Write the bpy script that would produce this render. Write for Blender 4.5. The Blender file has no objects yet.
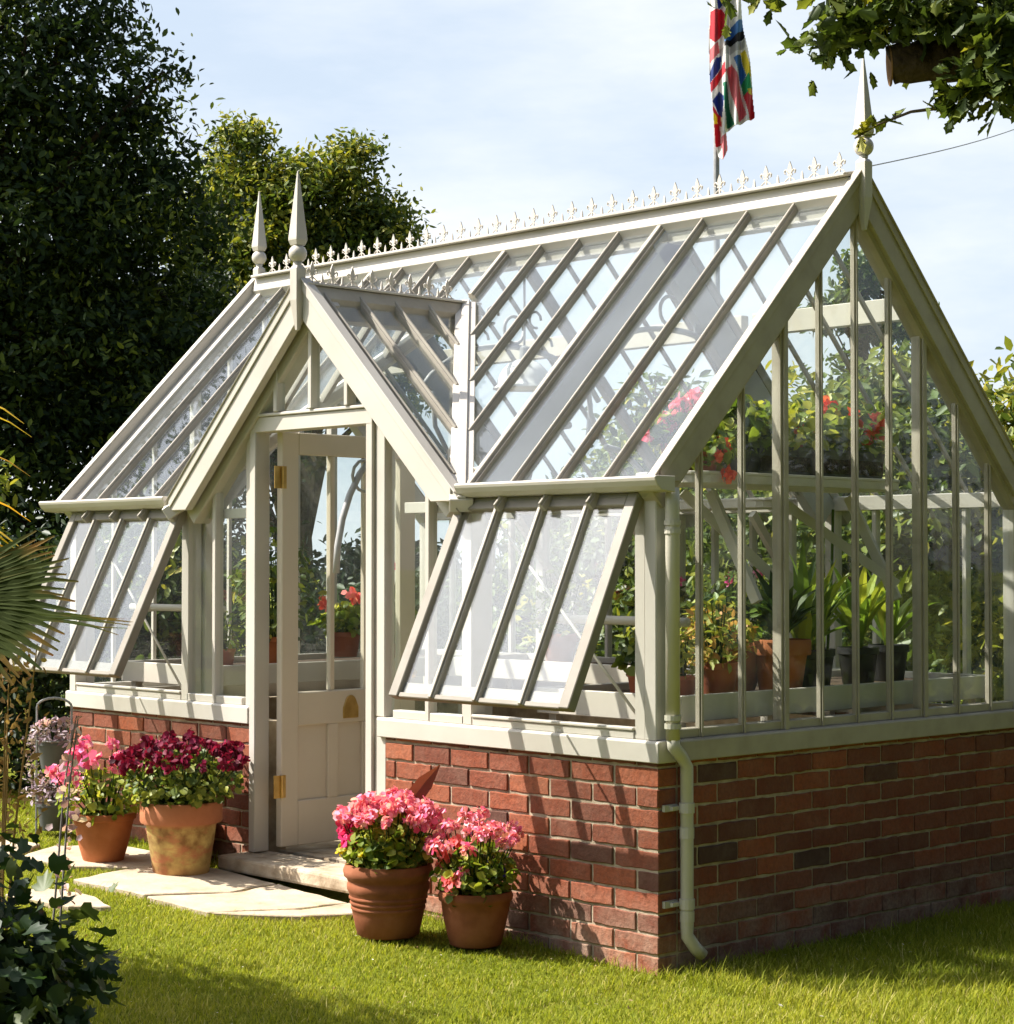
import bpy, math, random
import numpy as np
from mathutils import Vector, Matrix
random.seed(7); RNG = np.random.default_rng(7)
sc = bpy.context.scene
COL = sc.collection
PI = math.pi
V = Vector

# ------------------------------------------------------------------ camera
CAM = V((4.8899, -5.3820, 1.4932)); YAW = 0.8122; PITCH = 0.0255; F = 2011.3
cd = bpy.data.cameras.new('camera'); cam = bpy.data.objects.new('camera', cd); COL.objects.link(cam)
cam.location = CAM; cam.rotation_euler = (PI/2+PITCH, 0, YAW)
cd.sensor_width = 36; cd.sensor_height = 36; cd.sensor_fit = 'AUTO'; cd.lens = F*36/1024
cd.clip_start = 0.1; cd.clip_end = 2000
sc.camera = cam

# ------------------------------------------------------------------ materials
def nt(name):
    m = bpy.data.materials.new(name); m.use_nodes = True
    t = m.node_tree; t.nodes.clear()
    return m, t
def N(t, typ, **kw):
    n = t.nodes.new(typ)
    for k, v in kw.items():
        if k.startswith('i_'): n.inputs[k[2:].replace('_', ' ')].default_value = v
        else: setattr(n, k, v)
    return n
def L(t, a, b): t.links.new(a, b)
def rgba(c): return (c[0], c[1], c[2], 1)
def ramp(t, fac, stops):
    r = N(t, 'ShaderNodeValToRGB')
    el = r.color_ramp.elements
    while len(el) < len(stops): el.new(0.5)
    for e, (p, c) in zip(el, stops): e.position = p; e.color = rgba(c)
    L(t, fac, r.inputs[0]); return r.outputs[0]
def noise(t, scale, detail=4, rough=.55, coord='Object', vec=None):
    n = N(t, 'ShaderNodeTexNoise'); n.inputs['Scale'].default_value = scale
    n.inputs['Detail'].default_value = detail; n.inputs['Roughness'].default_value = rough
    if vec is None:
        c = N(t, 'ShaderNodeTexCoord'); vec = c.outputs[coord]
    L(t, vec, n.inputs['Vector']); return n.outputs['Fac']
def bump(t, h, strength=.3, dist=.01):
    b = N(t, 'ShaderNodeBump'); b.inputs['Strength'].default_value = strength; b.inputs['Distance'].default_value = dist
    L(t, h, b.inputs['Height']); return b.outputs[0]
def out(t, sh):
    o = N(t, 'ShaderNodeOutputMaterial'); L(t, sh, o.inputs[0])
def mix(t, fac, a, b, mode='MIX'):
    m = N(t, 'ShaderNodeMix', data_type='RGBA', blend_type=mode)
    if isinstance(fac, (int, float)): m.inputs[0].default_value = fac
    else: L(t, fac, m.inputs[0])
    for s, x in ((6, a), (7, b)):
        if isinstance(x, tuple): m.inputs[s].default_value = rgba(x)
        else: L(t, x, m.inputs[s])
    return m.outputs[2]
def pbr(name, stops, scale=6, rough=.6, spec=.4, bstr=.2, bscale=60, bdist=.004, metal=0, detail=5):
    m, t = nt(name); p = N(t, 'ShaderNodeBsdfPrincipled')
    c = ramp(t, noise(t, scale, detail), stops)
    L(t, c, p.inputs['Base Color']); p.inputs['Roughness'].default_value = rough
    p.inputs['Specular IOR Level'].default_value = spec; p.inputs['Metallic'].default_value = metal
    if bstr: L(t, bump(t, noise(t, bscale, 4), bstr, bdist), p.inputs['Normal'])
    out(t, p.outputs[0]); return m
def tinted(name, stops, rough=.6, spec=.25, trans=.0, tcol=1.5, bstr=0, bscale=80, dirt=0):
    m, t = nt(name); p = N(t, 'ShaderNodeBsdfPrincipled')
    a = N(t, 'ShaderNodeAttribute', attribute_name='tint')
    c = ramp(t, a.outputs['Fac'], stops)
    if dirt:
        c = mix(t, ramp(t, noise(t, dirt, 6, .65), [(.40, (0, 0, 0)), (.75, (.75, .75, .75))]), c, mix(t, .16, c, (.50, .40, .30)))
        tcz = N(t, 'ShaderNodeTexCoord'); sxz = N(t, 'ShaderNodeSeparateXYZ'); L(t, tcz.outputs['Object'], sxz.inputs[0])
        low_ = ramp(t, sxz.outputs['Z'], [(.08, (.75, .75, .75)), (.30, (0, 0, 0))])
        c = mix(t, mix(t, 1, low_, ramp(t, noise(t, 7, 6, .65), [(.35, (0, 0, 0)), (.62, (1, 1, 1))]), 'MULTIPLY'), c, (.36, .26, .19))
        c = mix(t, ramp(t, noise(t, 60, 5, .7), [(.35, (.0, .0, .0)), (.6, (1, 1, 1))]), mix(t, .42, c, (.08, .04, .03)), c)
    L(t, c, p.inputs['Base Color']); p.inputs['Roughness'].default_value = rough
    p.inputs['Specular IOR Level'].default_value = spec
    if bstr: L(t, bump(t, noise(t, bscale, 6, .65), bstr, .006), p.inputs['Normal'])
    sh = p.outputs[0]
    if trans:
        tr = N(t, 'ShaderNodeBsdfTranslucent')
        L(t, mix(t, 1.0, c, (tcol, tcol, tcol*.55), 'MULTIPLY'), tr.inputs[0])
        mx = N(t, 'ShaderNodeMixShader'); mx.inputs[0].default_value = trans
        L(t, sh, mx.inputs[1]); L(t, tr.outputs[0], mx.inputs[2]); sh = mx.outputs[0]
    out(t, sh); return m
def glass(name, dust=.02, dustcol=(.8, .82, .85), refl=1.0, tintc=(.96, .98, .97), nscale=2.0):
    m, t = nt(name)
    lw = N(t, 'ShaderNodeNewGeometry')
    dot = N(t, 'ShaderNodeVectorMath', operation='DOT_PRODUCT'); L(t, lw.outputs['Normal'], dot.inputs[0]); L(t, lw.outputs['Incoming'], dot.inputs[1])
    ab = N(t, 'ShaderNodeMath', operation='ABSOLUTE'); L(t, dot.outputs['Value'], ab.inputs[0])
    om = N(t, 'ShaderNodeMath', operation='SUBTRACT'); om.inputs[0].default_value = 1; L(t, ab.outputs[0], om.inputs[1])
    pw = N(t, 'ShaderNodeMath', operation='POWER'); L(t, om.outputs[0], pw.inputs[0]); pw.inputs[1].default_value = 5
    ml = N(t, 'ShaderNodeMath', operation='MULTIPLY_ADD'); L(t, pw.outputs[0], ml.inputs[0]); ml.inputs[1].default_value = .92*refl; ml.inputs[2].default_value = .05*refl
    tr = N(t, 'ShaderNodeBsdfTransparent'); tr.inputs[0].default_value = rgba(tintc)
    gl = N(t, 'ShaderNodeBsdfGlossy'); gl.inputs['Roughness'].default_value = .015
    nz = noise(t, 1.3, 2)
    L(t, bump(t, nz, .03, .02), gl.inputs['Normal'])
    df = N(t, 'ShaderNodeBsdfDiffuse'); df.inputs[0].default_value = rgba(dustcol)
    tl = N(t, 'ShaderNodeBsdfTranslucent'); tl.inputs[0].default_value = rgba(dustcol)
    dd = N(t, 'ShaderNodeMixShader'); dd.inputs[0].default_value = .35; L(t, df.outputs[0], dd.inputs[1]); L(t, tl.outputs[0], dd.inputs[2])
    a = N(t, 'ShaderNodeMixShader'); L(t, tr.outputs[0], a.inputs[1]); L(t, dd.outputs[0], a.inputs[2])
    mr = N(t, 'ShaderNodeMapRange'); L(t, noise(t, nscale, 5, .6), mr.inputs[0])
    mr.inputs[1].default_value = .3; mr.inputs[2].default_value = .75; mr.inputs[3].default_value = dust*.45; mr.inputs[4].default_value = dust*1.6
    L(t, mr.outputs[0], a.inputs[0])
    b = N(t, 'ShaderNodeMixShader'); L(t, ml.outputs[0], b.inputs[0]); L(t, a.outputs[0], b.inputs[1]); L(t, gl.outputs[0], b.inputs[2])
    out(t, b.outputs[0]); return m

M = {}
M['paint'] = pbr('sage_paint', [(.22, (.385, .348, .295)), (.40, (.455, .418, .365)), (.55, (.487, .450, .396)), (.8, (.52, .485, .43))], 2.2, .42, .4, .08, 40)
M['paint_dark'] = pbr('darker_paint', [(.25, (.30, .26, .205)), (.5, (.365, .32, .255)), (.8, (.41, .365, .295))], 9, .5, .35, .12, 50)  # darker mottled paint for the right gable, rear bargeboards and porch ridge
M['bar'] = pbr('weathered_bar_cap', [(.25, (.23, .205, .17)), (.5, (.295, .265, .22)), (.8, (.34, .31, .26))], 7, .5, .35, .1, 50)
M['truss'] = pbr('truss_paint', [(.3, (.30, .30, .30)), (.7, (.36, .36, .36))], 4, .5, .35, .08, 50)
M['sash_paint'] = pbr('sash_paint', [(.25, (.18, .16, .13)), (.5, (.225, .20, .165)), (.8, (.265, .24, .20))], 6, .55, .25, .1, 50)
M['paint_in'] = pbr('white_inside_paint', [(.3, (.43, .395, .335)), (.7, (.50, .46, .395))], 4, .5, .35, .08, 50)
M['door_paint'] = pbr('door_paint', [(.3, (.54, .465, .365)), (.7, (.59, .51, .405))], 3, .4, .4, .06, 40)
M['pipe_paint'] = pbr('downpipe_paint', [(.3, (.42, .395, .32)), (.7, (.47, .445, .37))], 8, .38, .45, .05, 40)
M['mortar'] = pbr('mortar', [(.3, (.26, .20, .14)), (.55, (.40, .325, .235)), (.8, (.52, .44, .33))], 14, .95, .1, .5, 120, .004)
M['brick'] = tinted('brick', [(0, (.075, .045, .036)), (.12, (.12, .048, .032)), (.3, (.165, .052, .031)), (.6, (.24, .068, .034)), (.85, (.32, .090, .039)), (1, (.30, .13, .075))], .9, .15, 0, bstr=.9, bscale=38, dirt=9)
M['glass'] = glass('clear_glass', .012, refl=.55)
M['glass_roof'] = glass('dusty_roof_glass', .034, (.78, .84, .95), 1.05)
M['glass_sash'] = glass('reflective_sash_glass', .025, (.80, .84, .92), 1.6, nscale=1.6)  # lightly dusted panes with raised reflectance
M['terracotta'] = pbr('terracotta', [(.25, (.25, .085, .035)), (.5, (.38, .13, .05)), (.75, (.46, .18, .08))], 7, .85, .15, .25, 50)
M['terracotta_dark'] = pbr('weathered_terracotta', [(.25, (.15, .05, .025)), (.5, (.25, .085, .04)), (.75, (.34, .13, .07))], 8, .85, .15, .25, 50)
M['plastic_terra'] = pbr('terracotta_plastic', [(.3, (.33, .095, .045)), (.7, (.40, .12, .06))], 6, .5, .35, .05, 40)
M['black_plastic'] = pbr('black_plastic', [(.3, (.012, .012, .012)), (.7, (.03, .028, .026))], 6, .5, .4, .1, 40)
M['grey_pot'] = pbr('grey_pot', [(.3, (.07, .075, .075)), (.7, (.13, .135, .13))], 6, .7, .25, .15, 40)
M['soil'] = pbr('soil', [(.3, (.02, .013, .008)), (.55, (.05, .032, .02)), (.8, (.10, .07, .045))], 30, 1, .05, .8, 90, .01)
M['gravel'] = pbr('gravel', [(.3, (.03, .02, .015)), (.5, (.10, .07, .05)), (.62, (.04, .028, .02)), (.8, (.28, .22, .17))], 70, 1, .1, .9, 90, .01)
M['stone'] = pbr('york_stone', [(.25, (.27, .205, .14)), (.42, (.40, .32, .225)), (.6, (.46, .375, .27)), (.8, (.52, .44, .33))], 7, .9, .15, .6, 30, .008)
M['step_stone'] = pbr('step_stone', [(.25, (.22, .16, .10)), (.45, (.38, .30, .21)), (.7, (.52, .44, .33))], 11, .9, .15, .6, 40, .008)
M['brass'] = pbr('brass', [(.3, (.45, .28, .08)), (.7, (.65, .43, .15))], 20, .35, .5, .1, 60, metal=.9)
M['iron'] = pbr('grey_iron', [(.3, (.10, .09, .08)), (.7, (.17, .16, .15))], 20, .6, .4, .15, 60)
M['galv'] = pbr('galvanised_wire', [(.3, (.24, .24, .24)), (.7, (.33, .33, .33))], 20, .45, .5, 0)
M['enamel'] = pbr('white_enamel', [(.3, (.80, .80, .78)), (.7, (.84, .84, .82))], 3, .25, .5, 0)
M['bark'] = pbr('bark', [(.3, (.03, .02, .014)), (.5, (.06, .042, .028)), (.75, (.11, .078, .05))], 12, .95, .1, .9, 30, .03)
M['twig'] = pbr('twig_bark', [(.3, (.09, .065, .045)), (.7, (.16, .12, .08))], 20, .9, .1, 0)
M['cutwood'] = pbr('sawn_wood', [(.3, (.16, .085, .04)), (.7, (.27, .15, .07))], 14, .9, .1, .4, 30)
# the algae-stained pot: pale yellow bands of bloom on terracotta
def stained_pot():
    m, t = nt('algae_stained_terracotta'); p = N(t, 'ShaderNodeBsdfPrincipled')
    c = ramp(t, noise(t, 7, 5), [(.3, (.34, .115, .045)), (.7, (.44, .16, .07))])
    tc = N(t, 'ShaderNodeTexCoord'); sx = N(t, 'ShaderNodeSeparateXYZ'); L(t, tc.outputs['Object'], sx.inputs[0])
    mp = N(t, 'ShaderNodeMapping'); mp.inputs['Scale'].default_value = (3.2, 3.2, 7); L(t, tc.outputs['Object'], mp.inputs[0])
    nz = noise(t, 2.2, 6, .6, vec=mp.outputs[0])
    st = ramp(t, nz, [(.37, (0, 0, 0)), (.5, (1, 1, 1))])
    zz = ramp(t, sx.outputs['Z'], [(.02, (.7, .7, .7)), (.05, (1, 1, 1)), (.205, (1, 1, 1)), (.225, (0, 0, 0))])
    f = mix(t, 1, st, zz, 'MULTIPLY')
    yc = ramp(t, noise(t, 13, 4), [(.35, (.19, .09, .022)), (.65, (.52, .37, .12))])
    L(t, mix(t, f, c, yc), p.inputs['Base Color']); p.inputs['Roughness'].default_value = .8
    L(t, bump(t, noise(t, 50, 4), .25, .005), p.inputs['Normal'])
    out(t, p.outputs[0]); return m
M['terracotta_stained'] = stained_pot()
# leaves
G = lambda *a: list(a)
M['lf_dark'] = tinted('dark_tree_leaf', [(0, (.012, .024, .008)), (.5, (.030, .052, .014)), (.85, (.075, .105, .022)), (1, (.16, .19, .035))], .6, .2, .25)
M['lf_oak'] = tinted('oak_leaf', [(0, (.03, .048, .010)), (.45, (.075, .11, .019)), (.8, (.155, .18, .027)), (1, (.29, .27, .035))], .55, .25, .3)
M['lf_hedge'] = tinted('hedge_leaf', [(0, (.03, .05, .011)), (.5, (.085, .125, .025)), (.85, (.20, .22, .035)), (1, (.36, .32, .05))], .45, .35, .3)
M['lf_deep'] = tinted('evergreen_leaf', [(0, (.010, .021, .007)), (.6, (.026, .048, .013)), (1, (.075, .11, .025))], .5, .3, .2)
M['lf_bush'] = tinted('bush_leaf', [(0, (.012, .028, .010)), (.6, (.028, .055, .018)), (1, (.09, .12, .03))], .5, .3, .3)
M['lf_pot'] = tinted('pot_plant_leaf', [(0, (.03, .06, .012)), (.5, (.10, .15, .025)), (1, (.30, .32, .06))], .5, .3, .35)
M['lf_lime'] = tinted('lime_leaf', [(0, (.07, .12, .015)), (.5, (.20, .25, .03)), (1, (.45, .42, .06))], .5, .3, .4)
M['lf_coleus'] = tinted('coleus_leaf', [(0, (.14, .18, .025)), (.5, (.36, .36, .06)), (.75, (.48, .26, .07)), (1, (.62, .34, .14))], .5, .3, .35)
M['lf_strap'] = tinted('strap_leaf', [(0, (.04, .09, .02)), (.6, (.19, .28, .04)), (1, (.46, .46, .07))], .4, .4, .35)
M['lf_grey'] = tinted('purple_grey_leaf', [(0, (.14, .08, .11)), (.5, (.28, .21, .24)), (1, (.52, .44, .46))], .6, .2, .2)
M['lf_palm'] = tinted('palm_leaf', [(0, (.016, .026, .007)), (.55, (.038, .05, .011)), (.78, (.13, .075, .018)), (1, (.12, .04, .016))], .75, .06, .3)
M['lf_gold'] = tinted('golden_leaf', [(0, (.28, .22, .02)), (.6, (.55, .36, .03)), (1, (.60, .28, .04))], .5, .3, .4)
M['lf_red'] = tinted('dark_red_leaf', [(0, (.10, .025, .018)), (1, (.20, .055, .035))], .4, .4, .25)
M['lf_dry'] = tinted('dry_stem', [(0, (.20, .11, .05)), (.5, (.36, .22, .10)), (1, (.5, .38, .16))], .8, .1, .3)
M['grass'] = tinted('grass_blade', [(0, (.11, .15, .014)), (.45, (.225, .25, .022)), (.8, (.33, .32, .045)), (1, (.46, .40, .16))], .7, .1, .4, 1.5)
def petal(name, a, b, c): return tinted(name, [(0, a), (.55, b), (1, c)], .55, .2, .35, 1.3)
M['fl_salmon'] = petal('salmon_petal', (.66, .07, .20), (.80, .29, .41), (.88, .60, .64))
M['fl_hot'] = petal('hot_pink_petal', (.45, .012, .09), (.62, .03, .16), (.70, .10, .25))
M['fl_mag'] = petal('orchid_pink_petal', (.60, .05, .26), (.78, .20, .42), (.88, .50, .62))
M['fl_wine'] = petal('wine_red_petal', (.045, .002, .010), (.16, .005, .03), (.34, .02, .08))
M['fl_red'] = petal('scarlet_petal', (.66, .06, .025), (.85, .12, .05), (.9, .24, .13))
M['fl_rose'] = petal('rose_petal', (.70, .05, .13), (.84, .14, .24), (.9, .32, .40))
M['fl_coral'] = petal('coral_petal', (.72, .10, .12), (.85, .2, .2), (.9, .38, .34))
M['fl_blue'] = petal('lobelia_petal', (.05, .03, .28), (.09, .06, .40), (.2, .15, .5))
M['fl_yel'] = petal('yellow_petal', (.65, .45, .02), (.8, .62, .03), (.85, .7, .1))
M['fl_pale'] = petal('pale_pink_petal', (.5, .25, .32), (.65, .42, .48), (.78, .62, .64))
M['fl_purple'] = petal('purple_petal', (.10, .01, .12), (.16, .02, .2), (.3, .06, .3))
M['litter'] = tinted('lawn_litter', [(0, (.16, .09, .04)), (.4, (.36, .27, .13)), (.7, (.50, .46, .30)), (1, (.66, .63, .56))], .8, .1, .2)
# ground
def ground_mat():
    m, t = nt('lawn_soil'); p = N(t, 'ShaderNodeBsdfPrincipled')
    c = ramp(t, noise(t, 1.6, 5), [(.3, (.13, .16, .018)), (.5, (.19, .215, .026)), (.7, (.25, .24, .045))])
    c2 = ramp(t, noise(t, 45, 4), [(.3, (.55, .55, .5)), (.7, (1.15, 1.15, 1.1))])
    L(t, mix(t, 1, c, c2, 'MULTIPLY'), p.inputs['Base Color']); p.inputs['Roughness'].default_value = 1
    p.inputs['Specular IOR Level'].default_value = .05
    L(t, bump(t, noise(t, 140, 3), .8, .02), p.inputs['Normal']); out(t, p.outputs[0]); return m
M['ground'] = ground_mat()

# ------------------------------------------------------------------ mesh building
class MB:
    def __init__(s): s.v = []; s.f = []; s.t = []
    def add(s, vs, fs, tint=.5):
        o = len(s.v); s.v += [tuple(v) for v in vs]; s.f += [tuple(i+o for i in f) for f in fs]
        s.t += [tint]*len(vs) if not isinstance(tint, list) else tint
        return s
    BF = [(0, 3, 2, 1), (4, 5, 6, 7), (0, 1, 5, 4), (1, 2, 6, 5), (2, 3, 7, 6), (3, 0, 4, 7)]
    def box(s, a, b, tint=.5):
        x0, y0, z0 = [min(a[i], b[i]) for i in range(3)]; x1, y1, z1 = [max(a[i], b[i]) for i in range(3)]
        return s.add([(x0, y0, z0), (x1, y0, z0), (x1, y1, z0), (x0, y1, z0), (x0, y0, z1), (x1, y0, z1), (x1, y1, z1), (x0, y1, z1)], s.BF, tint)
    def beam(s, p, q, w, d, up=(0, 0, 1), off=0, w2=None):
        # w across, d along 'up'; top face of the beam lies on the line p-q shifted by off along up
        p = V(p); q = V(q); ax = (q-p).normalized(); sd = ax.cross(V(up)).normalized(); u = sd.cross(ax).normalized()
        w2 = w if w2 is None else w2
        vs = []
        for e in (p, q):
            for (sx, uu, ww) in ((-.5, off-d, w), (.5, off-d, w), (.5, off, w2), (-.5, off, w2)):
                vs.append(e+sd*(sx*ww)+u*uu)
        return s.add(vs, [(0, 3, 2, 1), (4, 5, 6, 7), (0, 1, 5, 4), (1, 2, 6, 5), (2, 3, 7, 6), (3, 0, 4, 7)])
    def tube(s, pts, r, n=6, tint=.5, cap=True):
        pts = [V(p) for p in pts]; k = len(pts); rr = r if isinstance(r, (list, tuple)) else [r]*k
        o = len(s.v); vs = []; prev = None
        for i, p in enumerate(pts):
            d = (pts[min(i+1, k-1)]-pts[max(i-1, 0)]).normalized()
            if prev is None:
                a = V((0, 0, 1)) if abs(d.z) < .9 else V((1, 0, 0))
                x = d.cross(a).normalized()
            else: x = (prev-d*prev.dot(d)).normalized()
            prev = x; y = d.cross(x)
            for j in range(n):
                an = 2*PI*j/n; vs.append(p+(x*math.cos(an)+y*math.sin(an))*rr[i])
        fs = []
        for i in range(k-1):
            for j in range(n): fs.append((i*n+j, i*n+(j+1) % n, (i+1)*n+(j+1) % n, (i+1)*n+j))
        if cap: fs.append(tuple(range(n-1, -1, -1))); fs.append(tuple((k-1)*n+j for j in range(n)))
        return s.add(vs, fs, tint)
    def lathe(s, prof, c=(0, 0, 0), n=28, rot=0, wob=0):
        c = V(c); vs = []; k = len(prof)
        for (r, z) in prof:
            for j in range(n):
                an = 2*PI*j/n+rot; q = r*(1+wob*math.sin(3*an+z*30)); vs.append((c.x+q*math.cos(an), c.y+q*math.sin(an), c.z+z))
        fs = []
        for i in range(k-1):
            for j in range(n): fs.append((i*n+j, i*n+(j+1) % n, (i+1)*n+(j+1) % n, (i+1)*n+j))
        return s.add(vs, fs)
    def prism(s, poly, dvec, tint=.5):
        n = len(poly); a = [V(p) for p in poly]; b = [p+V(dvec) for p in a]
        fs = [tuple(range(n-1, -1, -1)), tuple(range(n, 2*n))]+[(i, (i+1) % n, n+(i+1) % n, n+i) for i in range(n)]
        return s.add(a+b, fs, tint)
    def strap(s, pts, widths, side, fold=.25, tints=None):
        # a folded strap leaf along pts
        vs = []; side = V(side); k = len(pts); tt = []
        for i, p in enumerate(pts):
            p = V(p); d = (V(pts[min(i+1, k-1)])-V(pts[max(i-1, 0)])).normalized()
            x = (side-d*side.dot(d)).normalized(); u = x.cross(d)
            w = widths[i]
            vs += [p-x*w+u*w*fold, p, p+x*w+u*w*fold]; tt += [(tints[i] if tints else .5)]*3
        fs = []
        for i in range(k-1):
            for j in (0, 1): fs.append((i*3+j, i*3+j+1, i*3+j+4, i*3+j+3))
        return s.add(vs, fs, tt)
    def mesh(s, name, tint=False):
        me = bpy.data.meshes.new(name); me.from_pydata(s.v, [], s.f); me.update()
        if tint:
            a = me.attributes.new('tint', 'FLOAT', 'POINT'); a.data.foreach_set('value', np.array(s.t, dtype=np.float32))
        return me
def recalc(me):
    import bmesh
    b = bmesh.new(); b.from_mesh(me); bmesh.ops.recalc_face_normals(b, faces=b.faces); b.to_mesh(me); b.free()
def ob(name, me, mat, parent=None, bevel=0, smooth=False, seg=1):
    if isinstance(me, MB): 
        tint = any(x != .5 for x in me.t)
        me = me.mesh(name, tint)
        if len(me.polygons) < 20000: recalc(me)
    o = bpy.data.objects.new(name, me); COL.objects.link(o)
    if mat is not None and not me.materials: me.materials.append(mat)
    if parent: o.parent = parent
    if bevel:
        m = o.modifiers.new('bevel', 'BEVEL'); m.width = bevel; m.segments = seg; m.limit_method = 'ANGLE'
    if smooth: me.polygons.foreach_set('use_smooth', [True]*len(me.polygons))
    return o
def thing(name, label, cat, loc=(0, 0, 0), rz=0, group=None):
    o = bpy.data.objects.new(name, None); COL.objects.link(o); o.empty_display_size = .1
    o.location = loc; o.rotation_euler = (0, 0, rz); o['label'] = label; o['category'] = cat
    if group: o['group'] = group
    return o
def tag(o, label, cat, group=None):
    o['label'] = label; o['category'] = cat
    if group: o['group'] = group
    return o
def struct(o): o['kind'] = 'structure'; return o
def dup(o, parent, loc=None, rot=None, scale=None):
    c = o.copy(); COL.objects.link(c); c.parent = parent
    if loc is not None: c.location = loc
    if rot is not None: c.rotation_euler = rot
    if scale is not None: c.scale = (scale,)*3 if not isinstance(scale, (tuple, list)) else scale
    return c

# ---- leaves in bulk
def tmpl_poly(outline, fold=.12):
    # outline along +x, fan from midrib start; z folds away from the midrib
    v = [(x, y, abs(y)*fold*2-.12*x*x) for x, y in outline]
    return np.array(v, dtype=np.float32)
def fan(n): return [(0, i, i+1) for i in range(1, n-1)]
T_LEAF = (tmpl_poly([(0, 0), (.3, -.2), (.65, -.2), (1, 0), (.65, .2), (.3, .2)]), [(0, 1, 2), (0, 2, 3), (0, 3, 4), (0, 4, 5)])
T_DIA = (tmpl_poly([(0, 0), (.5, -.27), (1, 0), (.5, .27)]), [(0, 1, 2), (0, 2, 3)])
_o = [(0, 0), (.15, -.07), (.28, -.22), (.38, -.12), (.52, -.30), (.62, -.16), (.76, -.27), (.84, -.12), (1, 0), (.84, .12), (.76, .27), (.62, .16), (.52, .30), (.38, .12), (.28, .22), (.15, .07)]
T_OAK = (tmpl_poly(_o), fan(len(_o)))
_l = [(0, 0), (.05, -.3), (.3, -.48), (.42, -.28), (.72, -.34), (.7, -.12), (1, 0), (.7, .12), (.72, .34), (.42, .28), (.3, .48), (.05, .3)]
T_LOBE = (tmpl_poly(_l), fan(len(_l)))
_r = [(0, 0), (.12, -.35), (.45, -.5), (.8, -.38), (1, 0), (.8, .38), (.45, .5), (.12, .35)]
T_ROUND = (tmpl_poly(_r, .2), fan(len(_r)))
T_PETAL = (np.array([(0, 0, 0), (.5, -.42, .1), (1, -.3, .05), (1.05, .25, .0), (.5, .42, .1)], dtype=np.float32), fan(5))
def unit(a): return a/np.maximum(np.linalg.norm(a, axis=1, keepdims=True), 1e-6)
def leaves_mesh(name, P, Nn, S, tmpl, tint, D=None):
    tv, tf = tmpl; n = len(P); P = np.asarray(P, dtype=np.float32); Nn = unit(np.asarray(Nn, dtype=np.float32))
    if D is None: D = RNG.normal(size=(n, 3))
    D = D-Nn*np.sum(D*Nn, axis=1, keepdims=True); D = unit(D); B = np.cross(Nn, D)
    S = np.asarray(S).reshape(n, 1, 1)
    vs = P[:, None, :]+S*(tv[None, :, 0:1]*D[:, None, :]+tv[None, :, 1:2]*B[:, None, :]+tv[None, :, 2:3]*Nn[:, None, :])
    k = len(tv); vs = vs.reshape(-1, 3).astype(np.float32)
    f = (np.arange(n)[:, None, None]*k+np.array(tf)[None]).reshape(-1).astype(np.int32)
    me = bpy.data.meshes.new(name); me.vertices.add(len(vs)); me.vertices.foreach_set('co', vs.ravel())
    nf = len(f)//3; me.loops.add(len(f)); me.loops.foreach_set('vertex_index', f)
    me.polygons.add(nf); me.polygons.foreach_set('loop_start', np.arange(nf, dtype=np.int32)*3)
    a = me.attributes.new('tint', 'FLOAT', 'POINT'); a.data.foreach_set('value', np.repeat(np.asarray(tint, dtype=np.float32), k))
    me.update(calc_edges=True); me.validate()
    return me
def crown_leaves(name, ells, n, size, tmpl, tint_mu=.4, tint_sd=.2, shell=.55, clump=.28, per=26, up=.5, flat=.6):
    """leaf clumps through a set of ellipsoids (cx,cy,cz,rx,ry,rz,weight)"""
    w = np.array([e[6] for e in ells], float); w /= w.sum()
    nc = max(1, n//per); which = RNG.choice(len(ells), nc, p=w)
    E = np.array([e[:6] for e in ells], float)
    d = unit(RNG.normal(size=(nc, 3))); r = 1-(RNG.random((nc, 1))**1.6)*(1-shell*.3)*.75
    r *= np.clip(1+.16*RNG.normal(size=(nc, 1)), .7, 1.28)
    c = E[which, :3]+E[which, 3:6]*d*r
    ct = RNG.normal(tint_mu, tint_sd, nc)+.12*d[:, 2]
    cs = clump*(.6+.8*RNG.random(nc))
    P = np.repeat(c, per, 0); q = np.clip(RNG.normal(size=(nc*per, 3)), -1.7, 1.7); q[:, 2] *= flat
    P = P+q*np.repeat(cs, per)[:, None]*.5
    Nn = RNG.normal(size=(nc*per, 3))*.75+np.array([0, 0, up])+.4*np.repeat(d, per, 0)
    S = size*(.6+.7*RNG.random(nc*per))
    tint = np.clip(np.repeat(ct, per)+RNG.normal(0, .12, nc*per), 0, 1)
    return leaves_mesh(name, P, Nn, S, tmpl, tint), c
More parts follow.
